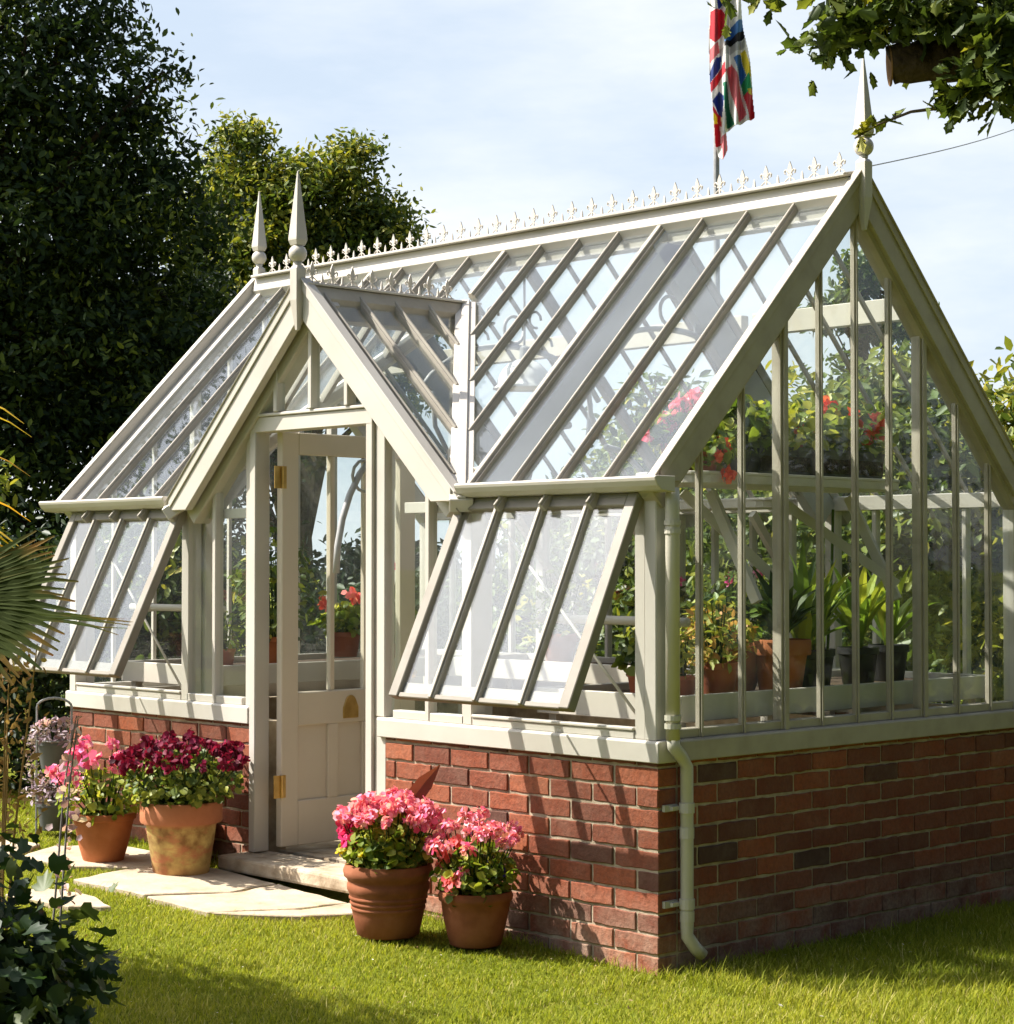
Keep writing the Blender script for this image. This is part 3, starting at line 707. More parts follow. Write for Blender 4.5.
# porch front: posts, transom, mullions, glass
DZ0 = .205
post(-2.458, -2.413, -.012, .07, DZ0, 2.14, 'door_post'); post(-1.640, -1.595, -.012, .07, DZ0, 2.14, 'door_post'); post(-1.594, -1.521, .003, .06, DZ0, HT, 'jamb')
mb = MB(); mb.box((-2.458, -.013, 2.078), (-1.595, .07, 2.145)); mb.box((-2.45, -.022, 2.146), (-1.60, .07, 2.16)); ob('transom', mb, P_, gh, bevel=.003)
post(-1.594, -1.53, .003, .06, HT+.001, 2.15, 'jamb'); post(-2.505, -2.459, .003, .06, HT, 2.15, 'jamb')
for k in (7, 8, 9):
    x = kx(k)+.0; post(x-.014, x+.014, -.03, .02, 2.161, pz(x-XP)-.12, 'porch_gable_bar')
mb = MB(); mb.prism([(-2.47, .0, 2.16), (-1.52, .0, 2.16), (-1.52, .0, pz(.475)-.10), (XP, .0, pz(0)-.10), (-2.47, 0, pz(.475)-.10)], (0, .004, 0)); ob('porch_gable_glass', mb, M['glass'], gh)
for sgn, nn in ((1, NPR), (-1, NPL)):
    mb = MB(); mb.beam((XP+sgn*.98, .02, pz(.98)), (XP+sgn*.01, .02, pz(.01)), .09, .10, nn, -.045); ob('porch_rafter', mb, P_, gh, bevel=.002)
# rails across the side lights under the porch gable
for xa, xb in ((-1.455, kx(4)+.02), (-2.532, kx(12)-.02)):
    mb = MB(); mb.box((xa, .045, 1.70), (xb, .085, 1.745)); ob('side_light_rail', mb, P_, gh, bevel=.002)

# door, opened inwards square to the wall; local frame: X along the door from the hinge, Y = its outer face normal, Z up
door = bpy.data.objects.new('door', None)
dW, dH = .80, 1.855
mbd = MB()
def dbox(mb, x0, x1, z0, z1, y0=-.02, y1=.02): mb.box((x0, y0, z0), (x1, y1, z1))
st = .095
dbox(mbd, 0, st, 0, dH); dbox(mbd, dW-st, dW, 0, dH)
dbox(mbd, st, dW-st, 0, .20); dbox(mbd, st, dW-st, .535, .685); dbox(mbd, st, dW-st, dH-.10, dH)
gx_ = [st+(dW-2*st)*i/3 for i in range(4)]
for i in (1, 2):
    dbox(mbd, gx_[i]-.013, gx_[i]+.013, .685, dH-.10, -.014, .018); dbox(mbd, gx_[i]-.03, gx_[i]+.03, .20, .535)
door = ob('door', mbd, M['door_paint'], gh, bevel=.004)
door.location = (-2.350, .075, .228); door.rotation_euler = (0, 0, math.radians(91))
mb = MB(); mb.box((st, -.003, .2), (dW-st, .010, .535)); ob('door_panel', mb, M['door_paint'], door)
mb = MB(); mb.box((st, .0, .685), (dW-st, .004, dH-.10)); ob('door_glass', mb, M['glass'], door)
mb = MB()
pl = [(-.045, 0), (.045, 0), (.045, .05)]+[(.036*math.cos(a), .06+.045*math.sin(a)) for a in [PI*i/10 for i in range(1, 10)]]+[(-.045, .05)]
mb.prism([(.40+x, -.026, .555+z) for x, z in pl], (0, .008, 0)); ob('brass_plaque', mb, M['brass'], door, bevel=.002)
for z in (.22, 1.60):
    mb = MB(); mb.box((-.045, -.024, z), (.003, -.0205, z+.10)); mb.tube([(-.004, -.028, z), (-.004, -.028, z+.10)], .007, 8)
    mb.box((.004, -.024, z), (.022, -.0205, z+.10))
    h = ob('hinge', mb, M['brass'], door)
mb = MB(); mb.tube([(dW-.05, -.019, .75), (dW-.05, -.045, .75), (dW-.05, -.047, .75), (dW-.05, -.062, .75), (dW-.05, -.07, .75)], [.008, .008, .022, .024, .01], 12)
ob('door_handle', mb, M['brass'], door).location = (0, 0, 0)

# top hung sashes propped open
def sash(x0, x1, ang, mats):
    # local: origin at hinge, X along, Z down the sash is -Z, face -Y
    W = x1-x0; H = .845
    mb = MB(); w = .05
    mb.box((0, -.02, -H), (w, .022, 0)); mb.box((W-w, -.02, -H), (W, .022, 0)); mb.box((w, -.02, -.05), (W-w, .022, 0)); mb.box((w, -.012, -H), (W-w, .0015, -H+.020)); mb.box((w, .0018, -H), (W-w, .022, -H+.065))
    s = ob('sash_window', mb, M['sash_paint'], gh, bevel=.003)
    s.location = (x0, -.012, 1.742); s.rotation_euler = (-ang, 0, 0)
    for i in (1, 2, 3):
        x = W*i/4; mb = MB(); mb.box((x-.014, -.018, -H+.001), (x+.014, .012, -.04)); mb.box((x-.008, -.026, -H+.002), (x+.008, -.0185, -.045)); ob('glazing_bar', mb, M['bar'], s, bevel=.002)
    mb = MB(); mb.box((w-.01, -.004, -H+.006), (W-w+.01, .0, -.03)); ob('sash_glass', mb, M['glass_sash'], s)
    # casement stays, from the sash foot in to the sill
    ca, sa = math.cos(-ang), math.sin(-ang)
    return s
ang = math.radians(25.5)
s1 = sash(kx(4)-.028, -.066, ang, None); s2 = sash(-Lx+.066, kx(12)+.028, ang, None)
for (p_a, p_b) in (((-.92, .07, 1.66), (-.13, .07, .90)), ((-3.86, .07, 1.66), (-3.10, .07, .90))):
    mb = MB(); mb.tube([p_a, p_b], .006, 8); ob('brace_rod', mb, M['paint_in'], gh, smooth=True)
for s in (s1, s2):
    mb = MB(); mb.tube([(.55, .03, -.80), (.50, .26, -.72)], .005, 6); ob('sash_stay', mb, M['paint_in'], s)

# doorstep
stp = MB(); stp.box((-2.50, -.15, .135), (-1.50, .10, .20))
tag(ob('doorstep', stp, M['step_stone'], bevel=.012, seg=2), 'worn stone doorstep below the greenhouse door', 'doorstep')

# ------------------------------------------------------------------ inside the greenhouse
def bench(label, x0, x1, y0, y1, zt=1.0):
    r = thing('staging_bench', label, 'bench', ((x0+x1)/2, (y0+y1)/2, .1))
    o = V(((x0+x1)/2, (y0+y1)/2, .1))
    def B(mb, a, b): mb.box(V(a)-o, V(b)-o)
    mb = MB(); t = .022
    B(mb, (x0, y0, zt-.10), (x1, y0+t, zt)); B(mb, (x0, y1-t, zt-.10), (x1, y1, zt)); B(mb, (x0, y0+t, zt-.10), (x0+t, y1-t, zt)); B(mb, (x1-t, y0+t, zt-.10), (x1, y1-t, zt))
    ob('rim', mb, M['paint_in'], r, bevel=.003)
    mb = MB(); B(mb, (x0+t, y0+t, zt-.09), (x1-t, y1-t, zt-.03)); ob('gravel_tray', mb, M['gravel'], r)
    for sx in (x0+.05, x1-.05):
        for sy in (y0+.06, y1-.06):
            mb = MB(); B(mb, (sx-.02, sy-.02, .1), (sx+.02, sy+.02, zt-.1)); ob('leg', mb, M['paint_in'], r)
    return r
def shelf(label, x0, x1, y0, y1, zt, ends):
    o = V(((x0+x1)/2, (y0+y1)/2, zt))
    r = thing('plant_shelf', label, 'shelf', o)
    mb = MB(); rr = .12; pl = []
    for (cx, cy, a0) in ((x1-rr, y0+rr, -PI/2), (x1-rr, y1-rr, 0), (x0+rr, y1-rr, PI/2), (x0+rr, y0+rr, PI)):
        for i in range(6): a = a0+PI/2*i/5; pl.append((cx+rr*math.cos(a)-o.x, cy+rr*math.sin(a)-o.y, -.045))
    mb.prism(pl, (0, 0, .045)); mb.prism([(p[0]*1.015, p[1]*1.01, -.012) for p in pl], (0, 0, .014)); ob('board', mb, M['paint_in'], r, bevel=.003)
    for (a, b) in ends:
        mb = MB(); mb.beam(V(a)-o, V(b)-o, .028, .04, (0, 0, 1)); ob('bracket', mb, M['paint_in'], r)
    return r
bench('white rimmed gravel staging along the right gable glass', -.85, -.10, .22, 2.30)
bench('white rimmed gravel staging at the far left end seen through the door', -3.86, -3.10, .22, 2.30)
bench('white rimmed gravel staging along the rear glass', -3.05, -.9, 1.72, 2.30)
SZ = 1.845
shelf('high white shelf with rounded corners inside the right gable', -.52, -.14, .38, 1.75, SZ, [((-.33, .70, SZ-.06), (-.12, .73, 1.35)), ((-.50, .72, SZ-.05), (-.2, 1.05, 1.38)), ((-.33, 1.60, SZ-.06), (-.12, 1.65, 1.35)), ((-.5, 1.3, SZ-.05), (-.1, 1.62, 1.42))])
shelf('high white shelf along the rear glass behind the lamp', -2.9, -1.1, 1.98, 2.28, 1.80, [((-1.2, 2.0, 1.74), (-1.2, 2.30, 1.4)), ((-2.0, 2.0, 1.74), (-2.0, 2.30, 1.4)), ((-2.8, 2.0, 1.74), (-2.8, 2.30, 1.4))])

# pendant lamp
lp = thing('pendant_lamp', 'white domed pendant lamp hanging under the glass roof', 'lamp', (-1.93, 1.195, 2.32))
mb = MB(); pr = [(.020, .135), (.045, .13), (.075, .115), (.105, .085), (.125, .045), (.132, .012), (.15, .0), (.15, -.006), (.128, .008), (.118, .045), (.10, .08), (.07, .108), (.02, .128)]
mb.lathe(pr, (0, 0, 0), 32); ob('shade', mb, M['enamel'], lp, smooth=True)
mb = MB(); mb.lathe([(.001, .05), (.03, .06), (.035, .08), (.02, .11), (.012, .125)], (0, 0, -.02), 16); ob('bulb', mb, M['enamel'], lp, smooth=True)
mb = MB(); mb.tube([(0, 0, .13), (0, 0, .22), (.0, .0, .56)], .006, 6); mb.lathe([(.012, .13), (.024, .14), (.024, .19), (.012, .2)], (0, 0, 0), 12)
mb.tube([(0, .035*math.cos(a), .56+.035*math.sin(a)) for a in [2*PI*i/12 for i in range(13)]], .005, 5); mb.tube([(0, 0, .595), (0, 0, .74)], .005, 5)
ob('cord', mb, M['galv'], lp)

# ---- pots and plants
POT = {
 'belly': [(.62, 0), (.70, .03), (.80, .30), (.90, .62), (.93, .80), (1.0, .84), (1.02, .92), (.97, 1.0), (.88, 1.0), (.86, .85)],
 'rim': [(.66, 0), (.68, .02), (.86, .70), (.865, .705), (.98, .71), (1.0, .74), (1.0, .97), (.97, 1.0), (.90, 1.0), (.87, .85)],
 'bowl': [(.58, 0), (.64, .05), (.78, .35), (.90, .70), (.96, .86), (1.03, .88), (1.05, .96), (1.0, 1.0), (.9, 1.0), (.86, .86)],
 'plain': [(.72, 0), (.74, .02), (.93, .80), (.94, .81), (1.0, .82), (1.0, 1.0), (.94, 1.0), (.9, .85)],
}
def pot(parent, kind, R, H, mat, bands=False):
    pr = [(r*R, z*H) for r, z in POT[kind]]
    if bands:
        b2 = []
        for i, (r, z) in enumerate(pr):
            b2.append((r, z))
            if i == 2:
                for k in range(3): zz = z+.02+.02*k; rr = r+(.9*R-r)*(zz-z)/(.32*H); b2 += [(rr, zz), (rr+.004, zz+.004), (rr+.004, zz+.010), (rr+.001, zz+.014)]
            if i == 3: b2 += [(r+.006, z+.01), (r+.006, z+.03), (r+.002, z+.036)]
        pr = b2
    mb = MB(); mb.lathe([(.001, 0)]+pr, (0, 0, 0), 40, wob=.003); o = ob('pot', mb, mat, parent, smooth=True)
    m = o.modifiers.new('edge', 'EDGE_SPLIT'); m.split_angle = math.radians(50)
    mb = MB(); mb.lathe([(.88*R, H*.86), (.5*R, H*.89), (.001, H*.91)], (0, 0, 0), 24); ob('soil', mb, M['soil'], parent)
def head_mesh(name, mat, r, n=26, size=.5, hemi=True):
    d = unit(RNG.normal(size=(n, 3)));
    if hemi: d[:, 2] = np.abs(d[:, 2])*1.0-.25; d = unit(d)
    P = d*r*.55*(.6+.5*RNG.random((n, 1)))
    Nn = d+.5*RNG.normal(size=(n, 3)); tint = np.clip(RNG.normal(.5, .25, n), 0, 1)
    me = leaves_mesh(name, P, Nn, np.full(n, r*size*1.5)*(.7+.5*RNG.random(n)), T_PETAL, tint); me.materials.append(mat); return me
HEADS = {}
def heads(key, r, n=26, size=.5):
    k = (key, r, n)
    if k not in HEADS: HEADS[k] = [head_mesh('flower_head', M[key], r, n, size) for _ in range(3)]
    return HEADS[k]
def foliage(parent, R, z0, H, n, size, mat, tmpl=T_ROUND, tint=(.5, .25), spread=1.15, name='foliage', stems=14, up=.7):
    P = []; 
    a = RNG.random(n)*2*PI; rr = np.sqrt(RNG.random(n)); h = RNG.random(n)
    rad = R*(.55+(spread-.55)*np.sin(h*PI*.75+.3))
    P = np.stack([np.cos(a)*rr*rad, np.sin(a)*rr*rad, z0+h*H*(1-.35*rr**2)], 1)
    Nn = np.stack([np.cos(a)*.6, np.sin(a)*.6, np.full(n, up)], 1)+.55*RNG.normal(size=(n, 3))
    me = leaves_mesh(name, P, Nn, size*(.55+.75*RNG.random(n)), tmpl, np.clip(RNG.normal(tint[0], tint[1], n), 0, 1))
    ob(name, me, mat, parent)
    mb = MB()
    for i in range(stems):
        an = random.random()*2*PI; q = random.random()
        mb.tube([(R*.3*q*math.cos(an), R*.3*q*math.sin(an), z0-.02), (R*.6*q*math.cos(an), R*.6*q*math.sin(an), z0+H*.5), (R*.9*q*math.cos(an), R*.9*q*math.sin(an), z0+H*.9)], [.005, .004, .002], 4)
    if stems: ob('stems', mb, M['lf_pot'], parent)
def blooms(parent, key, pts, r, n=26, name='flower_head', stalk=True, size=.5, z0=.2):
    ms = heads(key, r, n, size); mb = MB()
    for p in pts:
        o = ob(name, random.choice(ms), None, parent); o.location = p
        o.rotation_euler = (random.uniform(-.5, .5), random.uniform(-.5, .5), random.random()*6.28); s = random.uniform(.75, 1.2); o.scale = (s, s, s)
        if stalk: mb.tube([(p[0]*.25, p[1]*.25, z0), (p[0]*.8, p[1]*.8, z0+(p[2]-z0)*.65), (p[0], p[1], p[2])], .0026, 4)
    if stalk: ob('flower_stalks', mb, M['lf_pot'], parent)
def dome(n, R, z0, H, rmin=.3, seed=0, zmin=.35):
    rs = random.Random(seed); o = []
    while len(o) < n:
        a = rs.random()*2*PI; q = math.sqrt(rmin**2+(1-rmin**2)*rs.random()); h = math.sqrt(max(0, 1-q*q*.75))
        p = (R*q*math.cos(a), R*q*math.sin(a), z0+H*(zmin+(1-zmin)*h*rs.uniform(.8, 1.05)))
        if all((V(p)-V(w)).length > R*.18 for w in o) or rs.random() < .05: o.append(p)
    return o

GP = 'flowering pots beside the greenhouse door'
# salmon pink, left of the pair
r = thing('flower_pot', 'large banded terracotta pot of salmon and hot pink flowers, just right of the doorstep', 'flower pot', (-1.05, -.38, gz(-1.05, 0)), 0, GP)
pot(r, 'belly', .170, .275, M['terracotta_dark'], True)
foliage(r, .17, .25, .21, 900, .032, M['lf_lime'], spread=1.1, tint=(.42, .28))
blooms(r, 'fl_salmon', dome(52, .20, .26, .27, .1, 1, .36), .034, 32)
blooms(r, 'fl_hot', [(-.10, -.13, .37), (-.15, -.09, .40), (-.06, -.15, .36), (-.12, -.06, .43), (-.17, -.03, .38)], .04, 26)
blooms(r, 'fl_yel', [(-.15, -.11, .31), (-.17, -.08, .33), (.03, -.16, .33), (.0, -.05, .46)], .026, 14)
mb = MB(); mb.strap([(.0, .10, .27), (-.01, .09, .44), (.01, .11, .51), (.05, .145, .58), (.095, .18, .645)], [.008, .016, .036, .032, .002], (.69, .72, .3), .3, [.3, .4, .5, .6, .9]); ob('canna_leaf', mb, M['lf_red'], r)['label'] = 'upright dark red pointed leaf'
mb = MB(); mb.strap([(-.03, .06, .27), (-.035, .05, .44), (-.04, .05, .50), (-.05, .05, .55)], [.006, .018, .02, .002], (.69, .72, .2), .3, [.1, .2, .3, .4]); ob('green_leaf', mb, M['lf_bush'], r)
# salmon with blue lobelia
r = thing('flower_pot', 'smaller terracotta bowl pot of salmon geraniums with blue lobelia, nearest the brick corner', 'flower pot', (-.735, -.215, gz(-.73, 0)), 0, GP)
pot(r, 'belly', .140, .205, M['terracotta_dark'], False)
foliage(r, .145, .17, .23, 720, .030, M['lf_lime'], spread=1.15, tint=(.38, .28))
blooms(r, 'fl_salmon', dome(30, .175, .21, .28, .1, 3, .25)+[(.16, -.02, .40), (.06, -.12, .29), (.04, -.13, .26)], .030, 28)
blooms(r, 'fl_coral', [(-.05, -.12, .34), (-.03, -.08, .38), (-.08, -.09, .31), (.03, -.14, .25)], .036, 26)
blooms(r, 'fl_blue', dome(20, .13, .18, .14, .3, 4, .2)+[(-.04, .0, .42), (.02, .03, .43)], .016, 10)
# wine red petunias in the stained pot
r = thing('flower_pot', 'wide rimmed terracotta pot stained with pale algae, filled with wine red petunias', 'flower pot', (-2.525, -.325, gz(-2.53, 0)+.003), .6, GP)
pot(r, 'rim', .180, .315, M['terracotta_stained'])
foliage(r, .205, .305, .25, 1100, .033, M['lf_pot'], spread=1.35, tint=(.66, .28))
blooms(r, 'fl_wine', dome(64, .30, .32, .27, .1, 5, .22), .036, 20, z0=.30)
# orchid pink
r = thing('flower_pot', 'round terracotta pot of orchid pink geraniums with yellow green leaves, at the left end', 'flower pot', (-2.945, -.455, gz(-2.945, 0)-.003), 0, GP)
pot(r, 'bowl', .140, .225, M['terracotta'], False)
foliage(r, .17, .20, .24, 330, .036, M['lf_lime'], spread=1.25, tint=(.45, .3))
blooms(r, 'fl_mag', dome(13, .24, .22, .32, .2, 6, .2)+[(-.22, -.1, .36), (-.16, -.16, .40)], .042, 28)
# empty small pot behind
r = thing('flower_pot', 'small empty terracotta pot half hidden behind the stained pot', 'flower pot', (-2.78, -.10, gz(-2.8, 0)), 0)
pot(r, 'plain', .11, .19, M['terracotta_dark'])
# tiered wire stand with two grey pots
rk = thing('plant_stand', 'tall wire plant stand with an arched top at the left wall end', 'plant stand', (-3.70, -.26, gz(-3.7, 0)))
mb = MB(); w = .085; ax = V((.70, .71, 0))
pts = [ax*-w+V((0, 0, 0)), ax*-w+V((0, 0, .61))]+[ax*(-w*math.cos(a))+V((0, 0, .61+.045*math.sin(a))) for a in [PI*i/10 for i in range(1, 10)]]+[ax*w+V((0, 0, .61)), ax*w]
mb.tube(pts, .006, 6); ob('arch', mb, M['galv'], rk)
for z in (.075, .36):
    mb = MB(); mb.tube([(.082*math.cos(2*PI*i/20), .082*math.sin(2*PI*i/20), z+.09) for i in range(21)], .004, 5); ob('ring', mb, M['galv'], rk)
for z, lab in ((.02, 'grey pot of purple grey leaves on the lower ring of the wire stand'), (.315, 'grey pot of pale pink trailing leaves on the upper ring of the wire stand')):
    r = thing('flower_pot', lab, 'flower pot', (-3.70, -.26, gz(-3.7, 0)+z), 0, 'grey pots on the wire stand')
    pot(r, 'plain', .083, .14, M['grey_pot']); foliage(r, .10, .13, .11, 260, .034, M['lf_grey'], T_LEAF, spread=1.25, tint=(.5, .3), stems=6)
    blooms(r, 'fl_pale', dome(8, .10, .14, .10, .1, int(z*100), .3), .022, 12, stalk=False)
    if z > .1: 
        P = np.array([(-.09+random.gauss(0, .02), -.06+random.gauss(0, .02), random.uniform(-.12, .16)) for _ in range(120)])
        ob('trailing_leaves', leaves_mesh('trailing_leaves', P, RNG.normal(size=(120, 3)), .02+.015*RNG.random(120), T_LEAF, RNG.random(120)), M['lf_grey'], r)

# inside plants
BZ = .972
def strap_plant(parent, n, R, H, z0, mat, w=.018, tint=(.5, .25), droop=1.0):
    mb = MB()
    for i in range(n):
        a = random.random()*2*PI; L_ = random.uniform(.6, 1.1); out_ = random.uniform(.3, 1)*R; h = H*L_*random.uniform(.6, 1); t = min(1, max(0, random.gauss(*tint)))
        d = V((math.cos(a), math.sin(a), 0)); pts = []; ws = []
        for j in range(7):
            u = j/6; pts.append(d*(out_*u**1.3)+V((0, 0, z0+h*(1.25*u-.35*droop*u*u*u*(out_/R)*1.2)))); ws.append(w*(.6+.9*math.sin(PI*min(1, u*.9+.1)))*(1-u**4)+.001)
        mb.strap(pts, ws, d.cross(V((0, 0, 1))), .35, [t]*7)
    ob('leaves', mb, mat, parent)
def inside_pot(label, loc, kind, R, H, mat, group=None):
    r = thing('potted_plant', label, 'potted plant', loc, 0, group); pot(r, kind, R, H, mat); return r
r = inside_pot('yellow and bronze leaved coleus in a square shouldered terracotta pot by the gable glass', (-.25, .62, BZ), 'plain', .085, .135, M['plastic_terra'])
foliage(r, .13, .13, .26, 420, .045, M['lf_coleus'], T_LEAF, spread=1.25, tint=(.5, .3))
r = inside_pot('small red plastic pot of green seedlings with a white plant tag, beside the coleus', (-.27, .44, BZ), 'plain', .055, .09, M['plastic_terra'])
foliage(r, .07, .09, .16, 140, .035, M['lf_coleus'], T_LEAF, spread=1.3, tint=(.3, .25), stems=5)
mb = MB(); mb.box((-.008, -.001, .07), (.008, .001, .13)); ob('plant_tag', mb, M['enamel'], r)
r = inside_pot('large terracotta pot with dark green broad leaves behind the thick gable bar', (-.26, 1.02, BZ), 'rim', .125, .215, M['terracotta'])
strap_plant(r, 34, .24, .30, .19, M['lf_bush'], .026, (.5, .3))
r = inside_pot('tilted pale terracotta bowl of ferny green leaves', (-.42, .93, BZ), 'bowl', .125, .19, M['terracotta'])
foliage(r, .16, .17, .30, 320, .05, M['lf_strap'], T_LEAF, spread=1.3, tint=(.4, .3))
for i, (x, y, lab) in enumerate(((-.40, 1.42, 'black pot of arching lime green strap leaves with tall stalks'), (-.38, 1.70, 'black pot of upright yellow tipped strap leaves by the second thick gable bar'), (-.30, 1.22, 'black pot of short bright yellow green strap leaves beside the large terracotta pot'), (-.45, 2.02, 'black pot of long drooping green leaves in the rear right corner'))):
    r = inside_pot(lab, (x, y, BZ), 'plain', .09, .16, M['black_plastic'], 'strap leaved plants in black pots')
    strap_plant(r, 22, .30, .42, .14, M['lf_strap'], .018, (.65, .25))
    if i == 0:
        mb = MB(); mb.tube([(0, 0, .1), (.02, .01, .5), (.03, .0, .85), (.05, 0, 1.0)], .008, 6); mb.tube([(.03, .05, .1), (.05, .06, .5), (.05, .07, .75)], .006, 6); ob('flower_stalk', mb, M['lf_lime'], r)
# shelf plants
r = inside_pot('black pot of round green leaves at the left of the high shelf', (-.33, .80, SZ+.002), 'plain', .085, .12, M['black_plastic'])
foliage(r, .14, .11, .19, 360, .055, M['lf_lime'], spread=1.25, tint=(.35, .25))
def trough(label, loc, W, Dp, H):
    r = thing('planter_trough', label, 'planter', loc); mb = MB(); t = .008
    a, b = W/2, Dp/2
    mb.add([(-b*.85, -a*.97, 0), (b*.85, -a*.97, 0), (b*.85, a*.97, 0), (-b*.85, a*.97, 0), (-b, -a, H), (b, -a, H), (b, a, H), (-b, a, H)], MB.BF[:1]+MB.BF[2:])
    mb.add([(-b-t, -a-t, H-.015), (b+t, -a-t, H-.015), (b+t, a+t, H-.015), (-b-t, a+t, H-.015), (-b-t, -a-t, H), (b+t, -a-t, H), (b+t, a+t, H), (-b-t, a+t, H)], MB.BF[2:])
    ob('box', mb, M['black_plastic'], r); mb = MB(); mb.box((-b*.95, -a*.96, .02), (b*.95, a*.96, H-.012)); ob('soil', mb, M['soil'], r)
    return r
for (y, W, lab, sd) in ((1.06, .34, 'short black trough of pale yellow and green plants on the high shelf', 1), (1.50, .46, 'long black trough of green geraniums with scarlet flowers on the high shelf', 2)):
    r = trough(lab, (-.33, y, SZ+.002), W, .15, .12)
    n = 420
    P = np.stack([RNG.normal(0, .07, n), (RNG.random(n)-.5)*W*1.05, .12+RNG.random(n)**1.2*.17], 1)
    Nn = RNG.normal(size=(n, 3))*.6+np.array([.3, 0, .7])
    ob('foliage', leaves_mesh('foliage', P, Nn, .03+.03*RNG.random(n), T_ROUND, np.clip(RNG.normal(.5 if sd == 2 else .65, .3, n), 0, 1)), M['lf_lime'], r)
    if sd == 2: blooms(r, 'fl_red', [(.04, .03, .26), (.06, .20, .21), (.05, .13, .18), (.0, -.2, .2), (.06, .16, .25), (.0, -.08, .3)], .048, 34, stalk=False)
    else: blooms(r, 'fl_red', [(.05, .1, .2), (.06, .12, .13)], .025, 18, stalk=False)
r = inside_pot('tall pink geranium rising at the front end of the high shelf', (-.32, .47, SZ+.002), 'plain', .07, .11, M['plastic_terra'])
foliage(r, .10, .10, .16, 200, .045, M['lf_pot'], spread=1.3)
blooms(r, 'fl_rose', [(.02, -.09, .19), (.03, -.02, .25), (-.04, -.12, .14), (.03, .06, .29), (.0, -.02, .16)], .044, 40)
r = inside_pot('scarlet geranium trailing over the corner post end of the high shelf', (-.20, .50, SZ+.002), 'plain', .05, .08, M['plastic_terra'])
foliage(r, .09, .02, .14, 140, .04, M['lf_lime'], spread=1.3)
blooms(r, 'fl_red', [(.06, .0, .06), (.08, .03, -.02), (.05, .05, .10)], .035, 26, stalk=False)
# on the left and rear benches, seen through the door and sashes
r = inside_pot('terracotta pot of coral red geraniums seen through the door glass', (-3.40, 1.30, BZ+.03), 'plain', .085, .13, M['plastic_terra'])
foliage(r, .12, .12, .16, 240, .045, M['lf_lime'], spread=1.3, tint=(.4, .3)); blooms(r, 'fl_coral', [(.02, -.16, .27), (-.02, -.13, .29), (.04, .05, .30), (.03, .12, .30), (.06, .0, .32), (.0, .16, .28)], .042, 28)
r = inside_pot('magenta flowered plant tall beside the coral geraniums', (-3.38, 1.56, BZ), 'plain', .08, .12, M['terracotta'])
foliage(r, .12, .11, .30, 240, .045, M['lf_pot'], spread=1.2); blooms(r, 'fl_hot', [(.02, -.05, .46), (.05, .04, .50), (.02, .08, .40), (-.03, -.08, .42)], .035, 22)
r = inside_pot('leafy green tomato plant at the back of the left staging', (-3.55, .95, BZ), 'plain', .09, .14, M['terracotta'])
foliage(r, .20, .13, .62, 420, .055, M['lf_hedge'], T_LEAF, spread=1.2)
r = inside_pot('small dark red pot with a red flower under the right sash', (-.47, .42, BZ), 'plain', .055, .095, M['plastic_terra'])
foliage(r, .08, .09, .14, 110, .04, M['lf_hedge'], spread=1.3); blooms(r, 'fl_coral', [(.02, -.03, .26), (0, .03, .21)], .024, 16)
for i, (x, y, lab) in enumerate(((-1.3, 2.0, 'bushy green plant in terracotta on the rear staging, nearest the right'), (-1.85, 2.02, 'bushy green plant in terracotta at the middle of the rear staging'), (-2.5, 2.0, 'bushy green plant in terracotta on the rear staging, nearest the left'))):
    r = inside_pot(lab, (x, y, BZ), 'rim', .10, .16, M['terracotta'], 'bushy plants on the rear staging'); foliage(r, .16, .15, .36, 320, .055, M['lf_hedge'], T_LEAF, spread=1.2)
    if i < 2: blooms(r, 'fl_mag', dome(7, .16, .2, .3, .2, 20+i, .3), .03, 18, stalk=False)
r = inside_pot('bare twiggy seedling pot at the front of the left staging', (-3.3, .45, BZ), 'plain', .06, .10, M['plastic_terra'])
foliage(r, .08, .09, .2, 70, .04, M['lf_pot'], T_LEAF)

# ------------------------------------------------------------------ garden planting
# palm at the left edge
pc = V((-.36, -2.72, 1.385))
r = thing('fan_palm', 'fan palm at the left edge with brown tipped spiky leaf fans', 'palm', (-.72, -2.98, gz(-.7, 0)))
def fan_leaf(c, direction, upv, L_, n, spread, parent, hue=.5, name='fan_leaf'):
    mb = MB(); d = V(direction).normalized(); u = V(upv); sd = d.cross(u).normalized(); u = sd.cross(d).normalized()
    o = V(parent.location)
    for i in range(n):
        a = -spread+2*spread*i/(n-1); dr = d*math.cos(a)+sd*math.sin(a); ll = L_*(.9+.15*math.cos(a))*random.uniform(.92, 1.06); pts = []; ws = []; tt = []
        for j in range(7):
            q = j/6; droop = -.10*q*q*ll*(1+random.random()*.4)
            pts.append(V(c)-o+dr*(ll*q)+V((0, 0, droop))+u*(.02*math.cos(i*PI))*q*0); ws.append(.003+ll*.046*math.sin(PI*min(1, q*.72+.10))*(1-q**2.2))
            tt.append(min(1, max(0, hue+.1*random.gauss(0, 1)+(.7*(q-.62) if q > .62 else 0))))
        nrm = dr.cross(u)
        mb.strap(pts, ws, nrm, .35, tt)
    return ob(name, mb, M['lf_palm'], parent)
rt = V((math.cos(YAW), math.sin(YAW), 0)); fwv = V((-math.sin(YAW), math.cos(YAW), 0)); UP = V((0, 0, 1))
fan_leaf(pc+V((.055, .035, .0)), rt+UP*.10-fwv*.1, UP*.62-fwv*.75+rt*.1, .39, 26, .80, r, .42)
fan_leaf(pc+V((-.15, .25, -.06)), rt*.5+fwv*.7+UP*.1, UP, .5, 22, 1.1, r, .4)
fan_leaf(pc+V((-.2, -.2, .2)), -rt+UP*.4, UP*.8+fwv*.4, .55, 22, 1.1, r, .4)
